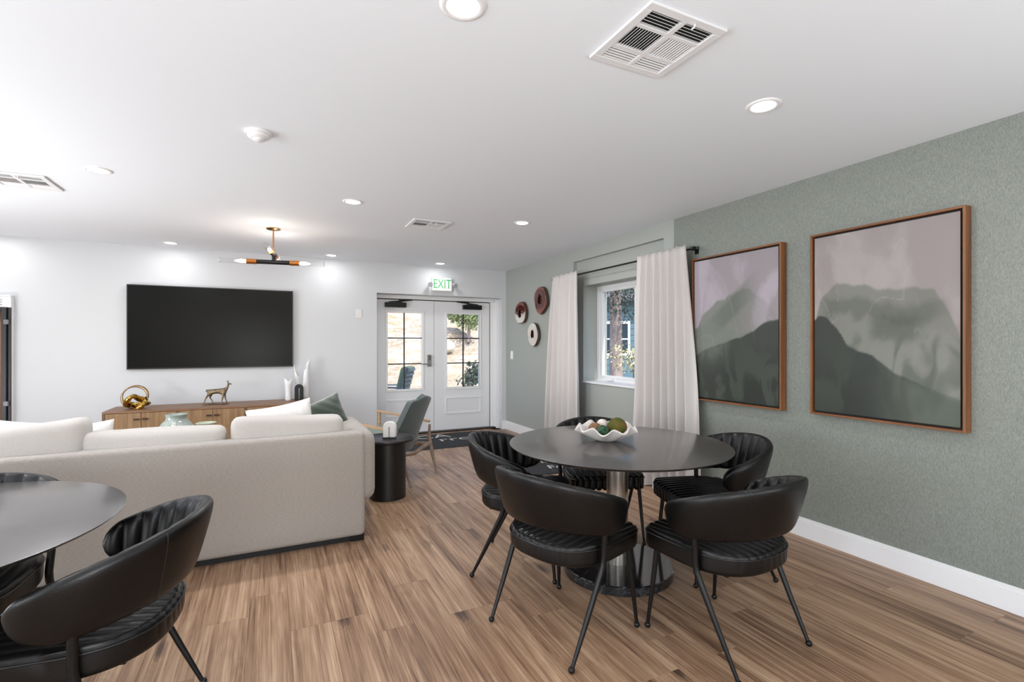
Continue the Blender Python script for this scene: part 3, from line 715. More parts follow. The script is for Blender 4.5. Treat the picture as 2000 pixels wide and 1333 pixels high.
# ------------------------------------------------------------------ dining chair
def make_chair(label):
    t = thing('dining_chair', label, 'chair', (0, 0, 0), 0, 'black leather barrel back dining chairs')
    a, b = .258, .256; nch = 12; sub = 8; n = nch*sub; zc, hz, rc, sx0 = .432, .046, .022, .03
    def prof(yy, Lf, Lr, ch):
        pts = []
        # front half cross section: bottom -> front -> top -> rear
        rc_ = min(rc, Lf+Lr)
        segs = [(-Lr, 'r'), (Lf, 'f')]
        def arc(cx, cz, a0, a1, wt, k=5):
            for i in range(k+1):
                an = a0+(a1-a0)*i/k
                q = rc_+wt*ch
                pts.append((cx+sx0+q*math.cos(an), yy, cz+q*math.sin(an)))
        arc(Lf-rc_, zc-hz+rc_, -PI/2, 0, 1); arc(Lf-rc_, zc+hz-rc_, 0, PI/2, 1)
        m_ = 7
        for i in range(1, m_):
            f = i/m_; x_ = (Lf-rc_)*(1-f)+(-Lr+rc_)*f
            pts.append((x_+sx0, yy, zc+hz+ch+.010*math.sin(PI*f)*(1-(yy/b)**2)))
        arc(-Lr+rc_, zc+hz-rc_, PI/2, PI, .35); arc(-Lr+rc_, zc-hz+rc_, PI, 1.5*PI, 0)
        return pts
    rows = []
    for i in range(n+1):
        u = math.sin(PI/2*(2*i/n-1)*.0 + 0) if False else (2*i/n-1)
        yy = u*b
        e = min(abs(u), .9995)
        Lf = a*(1-e**7)**(1/7.); Lr = a*(1-e**2.6)**(1/2.6)
        Lf = max(Lf, .10); Lr = max(Lr, .02)
        ch = .013*(abs(math.sin(PI*nch*i/n)))**.6-.009
        rows.append(prof(yy, Lf, Lr, ch))
    bm = BM(); V = grid(bm, rows, close_v=True)
    bm.faces.new(V[0]); bm.faces.new(V[-1])
    obj('seat', bm, leather, t, smooth=True, angle=75)
    pth = []
    for k in range(60):
        th_ = 2*PI*k/60; c, s = math.cos(th_), math.sin(th_); e = 7 if c > 0 else 2.6
        pth.append((math.copysign(abs(c)**(2/e), c)*(a+.002)+sx0, math.copysign(abs(s)**(2/e), s)*(b+.002), zc+hz-.020))
    obj('piping', tube(BM(), pth, .0035, 6, closed=True), leather_pipe, t, smooth=True)
    # backrest: U band lofted, outer shell and channelled inner cushion
    nc = 17; ns = 7; N_ = nc*ns; PHI = R(111); K = 12
    def sect(i):
        s = 2*i/N_-1; ph = s*PHI; e = abs(s)
        x0, y0 = -.268*math.cos(ph), .288*math.sin(ph)
        nx_, ny_ = -math.cos(ph), math.sin(ph)
        zt = .788-.145*e**1.8; zb = .548-.035*min(1, e*1.3)**2+.03*max(0, e-.8)/.2
        end = math.sqrt(max(0, 1-((e-.90)/.10)**2)) if e > .90 else 1
        end = max(end, .05)
        zm = (zt+zb)/2; hh_ = (zt-zb)/2*end; th = (.026+.004*e)*(.35+.65*end)
        lean = .052*(1-e**2)+.012
        return x0, y0, nx_, ny_, zm, hh_, th, lean
    def band(side):
        rows = []
        for i in range(N_+1):
            x0, y0, nx_, ny_, zm, hh_, th, lean = sect(i); row = []
            g = abs(math.sin(PI*nc*i/N_))**.5
            for k in range(K+1):
                an = -PI/2+PI*k/K     # bottom -> top
                c = abs(math.cos(an))**(2/3.6); s = math.copysign(abs(math.sin(an))**(2/3.6), an)
                off = side*th*c
                if side < 0: off -= (g-.6)*.015*c
                off += lean*(s*.5+.5)*1.0 - lean*.35
                row.append((x0+nx_*off, y0+ny_*off, zm+hh_*s))
            rows.append(row)
        bm = BM(); grid(bm, rows); return bm
    obj('back_shell', band(1), leather, t, smooth=True, angle=75)
    obj('back_cushion', band(-1), leather, t, smooth=True, angle=75)
    for q in (.32,):
        for sg in (-1, 1):
            i = round((1+sg*q)/2*N_); x0, y0, nx_, ny_, zm, hh_, th, lean = sect(i); pts = []
            for k in range(1, K):
                an = -PI/2+PI*k/K; c = abs(math.cos(an))**(2/3.6); s = math.copysign(abs(math.sin(an))**(2/3.6), an)
                off = th*c+lean*(s*.5+.5)-lean*.35
                pts.append((x0+nx_*off, y0+ny_*off, zm+hh_*s))
            obj('seam', tube(BM(), pts, .0018, 5), leather_pipe, t, smooth=True)
    for s in (-1, 1):
        L1 = obj('leg', tube(BM(), [(-.055, s*.284, .585), (-.052, s*.279, .50), (-.05, s*.272, .42), (-.056, s*.271, .385), (-.075, s*.270, .345), (-.155, s*.262, .18), (-.237, s*.254, .018)], [.0135, .0135, .0135, .014, .0135, .0115, .008], 10), black_metal, t, smooth=True)
        obj('foot_ball', ball(BM(), (-.24, s*.254, .0145), .0145, 2), black_metal, L1, smooth=True)
        L2 = obj('leg', tube(BM(), [(.205, s*.222, .39), (.222, s*.235, .2), (.24, s*.248, .018)], [.0135, .0115, .008], 10), black_metal, t, smooth=True)
        obj('foot_ball', ball(BM(), (.24, s*.248, .0145), .0145, 2), black_metal, L2, smooth=True)
    obj('seat_base', rbox(-.15, .22, -.2, .2, .378, .392, .006, 3), black_metal, t)
    return t
CH = [((1.262, 2.020), 16.5, 'black barrel back chair nearest the camera at the front left of the right table'),
      ((1.878, 1.612), 95.5, 'black barrel back chair nearest the camera at the front right of the right table'),
      ((1.387, 2.726), -37, 'black barrel back chair at the left side of the right table, facing the paintings'),
      ((2.412, 2.170), 162.5, 'black barrel back chair by the green wall, its striped seat facing the table pedestal'),
      ((2.105, 2.895), -113, 'black barrel back chair at the far side of the right table, behind the ruffled bowl'),
      ((-.515, 2.07), 172, 'large black barrel back chair in the lower left corner of the picture'),
      ((-1.09, 2.60), -92, 'black chair behind the left table, only its channelled top and seat corner showing')]
c0 = None
for (x, y), a, lb in CH:
    if c0 is None: c0 = make_chair(lb); c0.location = (x, y, 0); c0.rotation_euler = (0, 0, R(a))
    else: dup(c0, (x, y, 0), R(a), lb)

# ------------------------------------------------------------------ pedestal tables
top_m = mat('table_black_stain', (56, 51, 49), .28, spec=1.0, coat=.4, vary=((3, 40, 3), .10), bump=((4, 120, 4), .05, .001))
def marble():
    m = mat('black_marble', (26, 27, 29), .08, coat=.5); N = m.node_tree.nodes; L = m.node_tree.links; b = N['Principled BSDF']
    tc = N.new('ShaderNodeTexCoord'); t = N.new('ShaderNodeTexNoise'); t.inputs['Scale'].default_value = 7; t.inputs['Detail'].default_value = 6; t.inputs['Distortion'].default_value = 2.2
    L.new(tc.outputs['Object'], t.inputs[0]); r = N.new('ShaderNodeValToRGB'); e = r.color_ramp.elements
    e[0].position = .47; e[0].color = (*lin((24, 25, 27)), 1); e[1].position = .53; e[1].color = (*lin((26, 27, 29)), 1); q = e.new(.5); q.color = (*lin((58, 60, 64)), 1)
    L.new(t.outputs[0], r.inputs[0]); L.new(r.outputs[0], b.inputs['Base Color']); return m
marble_m = marble()
def ped_table(label, x, y):
    t = thing('pedestal_table', label, 'table', (x, y, 0), 0, 'round black pedestal dining tables')
    obj('tabletop', lathe(BM(), [(.0, .738), (.60, .738), (.630, .748), (.642, .757), (.6425, .7595), (.640, .760), (.0, .760)], 96), top_m, t, smooth=True, angle=25)
    obj('column', lathe(BM(), [(.0, .05), (.0635, .05), (.0635, .738), (.0, .738)], 48), steel, t, smooth=True, angle=30)
    obj('top_plate', lathe(BM(), [(.0, .728), (.2, .728), (.2, .738), (.0, .738)], 32), black_metal, t)
    obj('marble_base', lathe(BM(), [(.0, 0), (.318, 0), (.321, .004), (.321, .048), (.317, .053), (.0, .053)], 80), marble_m, t, smooth=True, angle=30)
    return t
tabR = ped_table('round dark pedestal table with the ruffled bowl on top', 1.855, 2.372)
tabL = ped_table('round dark pedestal table cut by the left edge of the picture, bare top', -1.123, 2.196)

# bowl with decorative balls
bx, by, bz = 1.842, 2.462, .760
def ruffle(p, a, r, z):
    r *= 1.0
    f = max(0, (r-.07)/.115)
    w_ = math.sin(a*9+.4)*.016*f*f+math.sin(a*4+1)*.006*f
    rr = r*(1+.05*math.sin(a*9+.4+PI)*f); d = Vector((math.cos(a), math.sin(a), 0))
    return Vector((d.x*rr, d.y*rr, z+w_+(.004 if f > .8 else 0)))
bowl_prof = [(r_*1.15, z_*1.3) for r_, z_ in [(0, 0), (.045, 0), (.060, .004), (.085, .014), (.11, .028), (.135, .042), (.155, .052), (.160, .056), (.158, .060), (.150, .058), (.128, .048), (.10, .033), (.075, .020), (.05, .012), (0, .010)]]
tag(obj('ruffled_bowl', lathe(BM(), bowl_prof, 108, fn=ruffle), mat('plaster_white', (206, 199, 195), .6, bump=((60, 60, 60), .2, .002)), None, smooth=True, angle=180), 'white ruffled edge bowl on the dark pedestal table', 'bowl').location = (bx, by, bz)
def deco(name, label, dx, dy, r, m, strands=False, seed=0, dz=.018):
    c = (bx+dx*.9+dy*.44, by-dx*.44+dy*.9, bz+dz+r)
    if strands:
        bm = BM(); rnd = random.Random(seed)
        for k in range(22):
            ax = Vector((rnd.gauss(0, 1), rnd.gauss(0, 1), rnd.gauss(0, 1))).normalized(); u = ax.orthogonal().normalized(); v = ax.cross(u)
            off = ax*rnd.uniform(-.35, .35)*r; q = math.sqrt(max(.1, 1-(off.length/r)**2))*r*.95
            tube(bm, [off+u*math.cos(a)*q+v*math.sin(a)*q for a in np.linspace(0, 2*PI, 22, endpoint=False)], .0022, 5, closed=True)
        ball(bm, (0, 0, 0), r*.55, 2)
    else:
        bm = ball(BM(), (0, 0, 0), r, 4)
        for v in bm.verts: v.co *= 1+.035*noise.noise(v.co*70+Vector((seed, 0, 0)))+.02*noise.noise(v.co*220)
    o = obj(name, bm, m, None, smooth=True, angle=180); o.location = c
    return tag(o, label, 'decorative ball', 'decorative balls in the ruffled bowl')
deco('moss_ball', 'large green moss ball in the ruffled bowl', .066, .0, .060, mat('moss', (62, 92, 22), 1, bump=((300, 300, 300), 1, .01), vary=((22, 22, 22), 0, (128, 84, 40))))
deco('vine_ball', 'brown vine ball at the left of the bowl', -.062, .035, .042, mat('vine_brown', (84, 54, 34), .8, bump=((150, 150, 150), .8, .006), vary=((50, 50, 50), 0, (152, 112, 78))), seed=3)
deco('wicker_ball', 'small dark green wicker ball at the front of the bowl', -.030, -.040, .040, mat('green_wicker', (52, 88, 60), .6), True, 4)
deco('shell_ball', 'pale shell ball at the back of the bowl', -.008, .085, .036, mat('shell_white', (214, 204, 196), .7, bump=((130, 130, 130), .8, .006), vary=((90, 90, 90), .1)), seed=6, dz=.045)

# ------------------------------------------------------------------ sofa
t = thing('sofa', 'long cream linen sofa seen from behind', 'sofa', (-.65, 3.46, 0))
def sx(v): return v+.65
SX0, SX1 = -1.95, .575
obj('plinth', B(sx(SX0+.06), sx(SX1-.03), .06, .88, .0, .05), mat('plinth_black', (14, 13, 13), .5), t)
obj('frame_base', rbox(sx(SX0+.01), sx(SX1-.004), .02, .93, .045, .33, .02, 6), linen, t, smooth=True, angle=180)
obj('back_panel', rbox(sx(SX0+.02), sx(SX1), 0, .15, .046, .748, .03, 10), linen, t, smooth=True, angle=180)
for s, x0, x1 in ((-1, SX0-.06, SX0+.14), (1, SX1-.10, SX1+.085)):
    obj('arm', rbox(sx(x0), sx(x1), .035, .92, .26, .742, .075, 9), linen, t, smooth=True, angle=180)
for x in (SX0+.1, SX1-.045):
    for y in (.04, .86): obj('foot', B(sx(x)-.045, sx(x)+.045, y, y+.07, 0, .055), black_metal, t, bevel=.003)
cw = (SX1-SX0-.28)/3
for k in range(3):
    x0 = SX0+.14+k*cw; obj('seat_cushion', rbox(sx(x0+.005), sx(x0+cw-.005), .15, .93, .30, .47, .05, 7, puff=.015), linen_l, t, smooth=True, angle=180)
def bc(x0, x1, z0, zl, zr, y0, y1, tilt, seed):
    def sk(p):
        f = (p.x-(x0+.65))/(x1-x0); g = max(0, (p.z-.6)/.3)
        p.z += ((zl*(1-f)+zr*f)-max(zl, zr))*g
        p.y += (p.z-.5)*tilt+.01*noise.noise(p*4+Vector((seed, 0, 0)))
        p.z += .012*noise.noise(Vector((p.x*5+seed, p.y*5, 0)))*g
        return p
    return obj('back_cushion', rbox(sx(x0), sx(x1), y0, y1, z0, max(zl, zr), .055, 9, puff=.03, seed=seed, skew=sk), linen_l, t, smooth=True, angle=180)
bc(-.235, .455, .46, .878, .845, .135, .33, -.05, 3)
bc(-.985, -.262, .46, .838, .826, .135, .33, -.05, 8)
bc(-1.76, -.955, .46, .845, .925, .115, .33, -.02, 14)

def throw(name, label, loc, rot, w_, m, piping=None, channels=False, seed=0):
    bm = pillow(w_, w_, .16, 24, .07, seed)
    if channels:
        for v in bm.verts:
            f = abs(math.sin((v.co.x+v.co.z)*38)); v.co.y *= .86+.16*f
    o = obj(name, bm, m, None, smooth=True, angle=180); o.location = loc; o.rotation_euler = rot
    return tag(o, label, 'pillow', 'throw pillows on the sofa')
stripe_m = mat('striped_white', (222, 218, 214), .85, vary=((70, 2, 2), .05), bump=((200, 200, 200), .3, .002))
velvet = mat('green_velvet', (36, 50, 36), .55, sheen=.6, vary=((8, 8, 8), .15))
throw('throw_pillow', 'white finely striped throw pillow standing behind the right back cushion', (.085, 3.95, .70), (R(-14), R(-9), R(6)), .44, stripe_m, seed=2)
throw('throw_pillow', 'dark green velvet throw pillow with stitched channels, by the right sofa arm', (.372, 4.15, .715), (R(-16), R(-20), R(10)), .40, velvet, channels=True, seed=5)
throw('throw_pillow', 'pale grey patterned throw pillow at the left end of the sofa', (-1.42, 4.05, .665), (R(-16), R(8), R(-4)), .44, mat('grey_pattern', (206, 206, 208), .85, vary=((12, 12, 12), .12)), seed=8)
throw('throw_pillow', 'pale throw pillow whose corner peeks out between the left back cushions', (-1.10, 3.93, .645), (R(-14), R(-5), R(3)), .42, stripe_m, seed=11)

# ------------------------------------------------------------------ coffee table with vase and dish
t = thing('coffee_table', 'round wooden coffee table hidden behind the sofa cushions', 'table', (-.62, 5.15, 0))
obj('tabletop', lathe(BM(), [(0, .385), (.46, .385), (.48, .395), (.48, .415), (.47, .42), (0, .42)], 64), wood('coffee_wood', (150, 104, 66), (186, 138, 94), 'X'), t, smooth=True, angle=30)
for k in range(4):
    a = PI/4+k*PI/2; obj('leg', tube(BM(), [(.30*math.cos(a), .30*math.sin(a), .39), (.36*math.cos(a), .36*math.sin(a), 0)], [.024, .016], 12), oak, t, smooth=True)
vp = [(0, 0), (.07, 0), (.10, .02), (.145, .08), (.158, .14), (.145, .20), (.10, .265), (.078, .285), (.074, .31), (.080, .328), (.082, .334), (.074, .334), (.066, .31), (.07, .285), (.12, .20), (.13, .14), (.10, .05), (0, .02)]
tag(obj('ribbed_vase', lathe(BM(), vp, 96, fn=lambda p, a, r, z: Vector((p.x*(1+.012*math.sin(a*24)), p.y*(1+.012*math.sin(a*24)), z))), mat('celadon', (146, 156, 148), .3, coat=.5, vary=((14, 14, 30), .18)), None, smooth=True, angle=180), 'wide celadon green ceramic vase rising behind the middle sofa cushion', 'vase').location = (-.722, 5.0, .42)
t = thing('footed_dish', 'small pale green footed dish right of the celadon vase', 'dish', (-.53, 5.22, .42))
obj('stand', lathe(BM(), [(0, 0), (.055, 0), (.05, .008), (.018, .03), (.014, .12), (.02, .19), (0, .19)], 32), mat('celadon', (146, 156, 148), .3), t, smooth=True)
obj('dish', lathe(BM(), [(0, .188), (.04, .19), (.075, .204), (.083, .216), (.080, .219), (.06, .206), (0, .20)], 48), mat('dish_green', (178, 190, 166), .35, coat=.4), t, smooth=True)

# ------------------------------------------------------------------ credenza
CX0, CX1, CY0, CY1, CZ = -1.60, .402, 6.545, 7.07, .63
t = thing('credenza', 'long low oak credenza with six doors under the television', 'cabinet', ((CX0+CX1)/2, CY0, 0))
cw_ = (CX1-CX0)/2
obj('top', B(-cw_, cw_, 0, .525, CZ-.022, CZ), oak_top, t, bevel=.002)
bm = BM(); box(bm, -cw_, -cw_+.022, .002, .525, .12, CZ-.022); box(bm, cw_-.022, cw_, .002, .525, .12, CZ-.022); box(bm, -cw_+.022, cw_-.022, .002, .525, .12, .142); box(bm, -cw_+.022, cw_-.022, .505, .525, .142, CZ-.022)
for q in (-1/3., 1/3.): box(bm, q*cw_-.011, q*cw_+.011, .004, .505, .142, CZ-.022)
box(bm, -cw_+.022, cw_-.022, .03, .04, .142, CZ-.022)
obj('carcass', bm, wood('oak_carcass_shaded', (88, 64, 44), (120, 92, 64), 'Z'), t)  # carcass oak darkened: shade in the door gaps put into its colour
uw = 2*cw_/3
for u in range(3):
    for s in (0, 1):
        x0 = -cw_+u*uw+(.024 if u == 0 else .013) if s == 0 else -cw_+u*uw+uw/2+.002
        x1 = -cw_+u*uw+uw/2-.002 if s == 0 else -cw_+(u+1)*uw-(.024 if u == 2 else .013)
        d_ = obj('door', B(x0, x1, .006, .026, .146, CZ-.026), oak, t, bevel=.0015)
        kx = x1-.035 if s == 0 else x0+.035
        obj('pull', B(kx-.026, kx+.026, -.018, .006, CZ-.098, CZ-.086), mat('dark_bronze_pull', (62, 46, 38), .4, .5), d_, bevel=.003)
for x in (-cw_+.12, cw_-.12):
    for y in (.06, .46): obj('leg', tube(BM(), [(x, y, .12), (x, y, 0)], [.02, .013], 12), oak, t, smooth=True)

# ornaments on the credenza
t = thing('knot_sculpture', 'polished gold knot sculpture of interlocking loops on the credenza', 'sculpture', (-1.36, 6.78, CZ))
an = np.linspace(0, 2*PI, 48, endpoint=False)
obj('ring', tube(BM(), [(.118*math.cos(a)-.01, .03*math.sin(a*1)+.02, .128+.116*math.sin(a)) for a in an], [.012+.004*math.sin(a*2) for a in an], 12, closed=True), mat('antique_brass', (150, 124, 92), .25, 1), t, smooth=True)
gold = mat('polished_gold', (188, 152, 76), .12, 1)
obj('knot_band', tube(BM(), [(.065*math.cos(a)*(1+.35*math.cos(2*a))+.015, -.05+.055*math.sin(2*a), .075+.055*math.sin(a)+.02*math.cos(3*a)) for a in an], [.020+.012*abs(math.sin(a*1.5)) for a in an], 12, closed=True), gold, t, smooth=True)
obj('lower_loop', tube(BM(), [(.085*math.cos(a)+.05, -.03+.055*math.sin(a), .022+.04*(1+math.cos(a+1))*.6) for a in an], .0125, 10, closed=True), gold, t, smooth=True)

def deer():
    t = thing('deer_figurine', 'bronze standing deer figurine in the middle of the credenza', 'figurine', (-.57, 6.79, CZ))
    J = {'pel': (-.078, 0, .165), 'mid': (-.02, 0, .158), 'che': (.055, 0, .158), 'nk0': (.085, 0, .178), 'nk1': (.105, 0, .218), 'hd': (.112, 0, .248), 'mz': (.146, 0, .236),
         'tail': (-.118, 0, .172), 'tail2': (-.124, 0, .150),
         'hl1': (-.088, -.024, .125), 'hl2': (-.118, -.026, .082), 'hl3': (-.130, -.026, .045), 'hl4': (-.148, -.026, .006),
         'hr1': (-.075, .024, .125), 'hr2': (-.088, .026, .080), 'hr3': (-.066, .026, .045), 'hr4': (-.052, .026, .006),
         'fl1': (.060, -.020, .118), 'fl2': (.052, -.022, .068), 'fl3': (.046, -.022, .035), 'fl4': (.044, -.022, .006),
         'fr1': (.068, .020, .118), 'fr2': (.074, .022, .068), 'fr3': (.084, .022, .036), 'fr4': (.094, .022, .006)}
    RAD = dict(pel=.034, mid=.030, che=.036, nk0=.022, nk1=.013, hd=.014, mz=.007, tail=.010, tail2=.005)
    Ed = [('pel', 'mid'), ('mid', 'che'), ('che', 'nk0'), ('nk0', 'nk1'), ('nk1', 'hd'), ('hd', 'mz'), ('pel', 'tail'), ('tail', 'tail2')]
    for l, root in (('hl', 'pel'), ('hr', 'pel'), ('fl', 'che'), ('fr', 'che')):
        Ed += [(root, l+'1'), (l+'1', l+'2'), (l+'2', l+'3'), (l+'3', l+'4')]
        for k, r in ((1, .017 if l[0] == 'h' else .012), (2, .0085), (3, .0052), (4, .0062)): RAD[l+str(k)] = r
    names = list(J); me = bpy.data.meshes.new('body'); me.from_pydata([J[n] for n in names], [(names.index(a), names.index(b)) for a, b in Ed], [])
    o = bpy.data.objects.new('body', me); COL.objects.link(o); o.parent = t
    sk = o.modifiers.new('sk', 'SKIN'); sv = me.skin_vertices[0].data
    for i, n in enumerate(names): sv[i].radius = (RAD[n], RAD[n]); 
    sv[0].use_root = True
    sb = o.modifiers.new('sb', 'SUBSURF'); sb.levels = sb.render_levels = 2
    br = mat('bronze_patina', (96, 80, 66), .35, .75, bump=((160, 160, 60), .7, .006), vary=((60, 60, 25), 0, (152, 134, 106)))
    me.materials.append(br); sk.use_smooth_shade = True
    for s in (-1, 1):
        obj('ear', ball(BM(), (0, 0, 0), 1, 2, (.004, .009, .020)), br, t, smooth=True)
        e = [c for c in COL.objects if c.name.startswith('ear')][-1]; e.location = (.104, s*.020, .268); e.rotation_euler = (R(-38*s), R(-12), 0)
    obj('base', lathe(BM(), [(0, 0), (.12, 0), (.125, .004), (.10, .009), (0, .010)], 24, fn=lambda p, a, r, z: Vector((p.x*1.15-.02, p.y*.42, z*(1+.4*math.sin(a*5))))), br, t, smooth=True)
    t.rotation_euler = (0, 0, R(-8))
deer()
wp = mat('white_ceramic', (232, 232, 232), .3, coat=.3)
def vshape(p, a, r, z):
    q = Vector(p)
    if z > .2: q.z = z+.06*abs(math.cos(a))*min(1, (z-.2)/.06)
    return q
tag(obj('notched_vase', lathe(BM(), [(0, 0), (.036, 0), (.040, .02), (.037, .10), (.044, .20), (.055, .245), (.052, .247), (.042, .20), (.032, .1), (.03, .02), (0, .015)], 48, fn=vshape), wp, None, smooth=True, angle=180), 'white vase with a V notched lip left of the black arch', 'vase').location = (.195, 6.87, CZ)
t = thing('twin_horn_vase', 'tall white vase of two pointed horns behind the black arch', 'vase', (.355, 6.965, CZ))
for s, top, rr in ((-1, .375, .040), (1, .455, .045)):
    bm = BM(); rows = []
    for j in range(15):
        f = j/14; z = top*f; r = rr*(1-.25*f); cut = .0
        row = []
        for k in range(24):
            a = 2*PI*k/24
            zz = z+f**3*.07*math.cos(a-(.3 if s > 0 else 2.6)); row.append((s*.043+math.cos(a)*r+s*f*f*.02, math.sin(a)*r*.8, zz))
        rows.append(row)
    V = grid(bm, rows, close_v=True); bm.faces.new(V[0])
    o = obj('horn', bm, wp, t, smooth=True, angle=180); m_ = o.modifiers.new('s', 'SOLIDIFY'); m_.thickness = .005
def arch(name, label, loc, rz, ro, ri, hgt, dep, m, cat='ornament', parent=None):
    n = 20; outer = [(-ro, 0)]+[(-ro*math.cos(PI*k/n), hgt-ro+ro*math.sin(PI*k/n)) for k in range(n+1)]+[(ro, 0)]
    inner = [(-ri, 0)]+[(-ri*math.cos(PI*k/n), hgt-ro+ri*math.sin(PI*k/n)) for k in range(n+1)]+[(ri, 0)]
    bm = BM(); rows = [[(o_[0], -dep/2, o_[1]), (o_[0], dep/2, o_[1]), (i_[0], dep/2, i_[1]), (i_[0], -dep/2, i_[1])] for o_, i_ in zip(outer, inner)]
    V = grid(bm, rows, close_v=True); bm.faces.new(V[0]); bm.faces.new(V[-1])
    o = obj(name, bm, m, parent, smooth=True, angle=50, bevel=.004); o.location = loc; o.rotation_euler = (0, 0, rz)
    if label: tag(o, label, cat)
    return o
arch('arch_ornament', 'small black arch ornament at the right end of the credenza', (.317, 6.84, CZ), R(-3), .052, .007, .205, .05, mat('matte_black', (28, 28, 30), .6), 'ornament')

# ------------------------------------------------------------------ end table and armchair
ex, ey = .925, 4.40
t = thing('end_table', 'black drum end table beside the sofa arm', 'side table', (ex, ey, 0))
blk = mat('ebonised_wood', (22, 19, 19), .4, vary=((60, 60, 2), .25))
obj('drum', lathe(BM(), [(0, 0), (.150, 0), (.155, .004), (.155, .488), (0, .488)], 64), blk, t, smooth=True, angle=30)
obj('top', lathe(BM(), [(0, .488), (.155, .488), (.205, .492), (.226, .502), (.229, .514), (.224, .524), (.214, .527), (.208, .521), (0, .521)], 72), blk, t, smooth=True, angle=50)
t = thing('double_arch_ornament', 'small white double arch ornament on the black drum table', 'ornament', (.930, 4.36, .521), R(-18))
obj('plinth', B(-.056, .056, -.028, .028, 0, .012), mat('plinth_black', (14, 13, 13), .5), t)
arch('front_arch', None, (0, -.012, .012), 0, .052, .004, .138, .03, mat('alabaster', (226, 222, 218), .4), parent=t)
arch('rear_arch', None, (.012, .018, .012), 0, .048, .006, .135, .026, mat('alabaster', (226, 222, 218), .4), parent=t)

FA = 138
t = thing('lounge_armchair', 'grey green upholstered armchair with a bare wood frame near the doors', 'armchair', (1.08, 5.03, 0), R(FA))
up_m = mat('grey_green_fabric', (74, 84, 82), .75, sheen=.2, bump=((300, 300, 300), .4, .002))
seat_m = mat('sage_fabric', (128, 138, 126), .8, bump=((300, 300, 300), .4, .002))
ash = wood('ash_wood', (150, 118, 84), (196, 162, 122), 'X', rough=.4); ash_d = wood('ash_grey', (118, 98, 84), (160, 138, 118), 'Z', rough=.4)
rows = []; n = 24
for side in (1,):
    for i in range(n+1):
        f = i/n; z = .27+.56*f; row = []
        hw = .265*(1-.0*f)*(1 if f < .1 else 1)*(1-.28*max(0, f-.25)**1.2); 
        hw *= (1-.5*max(0, (f-.93)/.07)**2)*(.86+.14*min(1, f/.1))
        xb = -.19-.22*f**1.15
        for k in range(17):
            u = 2*k/16-1
            row.append((xb+.055*u*u*(1-.3*f), u*hw, z-.01*u*u*f))
        rows.append(row)
bm = BM(); grid(bm, rows); o = obj('backrest', bm, up_m, t, smooth=True, angle=180)
m_ = o.modifiers.new('s', 'SOLIDIFY'); m_.thickness = .06; m_.offset = -1; b_ = o.modifiers.new('b', 'BEVEL'); b_.width = .022; b_.segments = 4; b_.limit_method = 'ANGLE'; b_.angle_limit = R(60)
obj('seat', rbox(-.20, .30, -.27, .27, .33, .45, .05, 6, puff=.01, skew=lambda p: Vector((p.x, p.y, p.z+p.x*.10))), seat_m, t, smooth=True, angle=180)
for s in (-1, 1):
    obj('rear_leg', tube(BM(), [(-.29, s*.31, .50), (-.285, s*.305, .36), (-.33, s*.30, .18), (-.385, s*.285, 0)], [.012, .020, .018, .010], 10), ash_d, t, smooth=True)
    obj('front_leg', tube(BM(), [(.33, s*.345, .60), (.325, s*.335, .45), (.315, s*.31, .20), (.31, s*.295, 0)], [.014, .017, .018, .010], 10), ash, t, smooth=True)
    # paddle shaped arm
    ctr = [(-.27, .525, .020), (-.15, .545, .026), (.0, .565, .028), (.15, .585, .024), (.30, .605, .020), (.365, .612, .016)]
    rows = [[(x_, s*.345+yy*hw*1.0+(s*.0), z_+zz) for yy, zz in ((-1, -.006), (-1, .006), (-.4, .012), (.4, .012), (1, .006), (1, -.006), (.4, -.011), (-.4, -.011))] for x_, z_, hw in ctr]
    bm = BM(); V = grid(bm, rows, close_v=True); bm.faces.new(V[0]); bm.faces.new(V[-1]); obj('armrest', bm, ash, t, smooth=True, angle=60)
    obj('side_rail', tube(BM(), [(-.30, s*.30, .30), (-.1, s*.30, .285), (.12, s*.305, .31), (.32, s*.31, .37)], [.022, .026, .024, .018], 10), ash_d, t, smooth=True)
obj('rear_rail', tube(BM(), [(-.30, -.30, .31), (-.27, 0, .26), (-.30, .30, .31)], .022, 10), ash_d, t, smooth=True)

# ------------------------------------------------------------------ door mats
rub = mat('mat_charcoal', (40, 41, 45), .9, bump=((300, 300, 300), .6, .003)); ink = mat('mat_print', (206, 202, 196), .8)
def mat_thing(label, x0, x1, y0, y1, rows):
    cx, cy = (x0+x1)/2, (y0+y1)/2
    t = thing('door_mat', label, 'door mat', (cx, cy, 0))
    obj('pile', B(x0-cx+.03, x1-cx-.03, y0-cy+.03, y1-cy-.03, .001, .008), rub, t)
    obj('rubber_edge', B(x0-cx, x1-cx, y0-cy, y1-cy, 0.0003, .005), mat('rubber_black', (30, 30, 32), .6), t, bevel=.002)
    for s, sz, dx, dy, a, sxx in rows: text(s, sz, ink, (dx, dy, .0085), (0, 0, R(a)), t, 'printed_lettering', .0005, sx=sxx)
mat_thing('long charcoal door mat with white lettering in front of the white double doors', 1.35, 2.85, 6.10, 7.10, [('SCA', .34, -.10, .30, 0, 1.1), ('rror', .30, .30, .02, 0, 1.2)])
mat_thing('charcoal mat with white lettering under the far side of the round table', 2.12, 3.02, 4.40, 5.06, [('north', .19, .33, .14, -12, 1), ('Fo', .19, .22, -.10, -12, 1)])

# ------------------------------------------------------------------ outside
struct('ground', B(-14, 40, 7.46, 46, -.2, -.06), mat('patio_concrete', (196, 194, 190), .85, vary=((1, 1, 1), .06)))
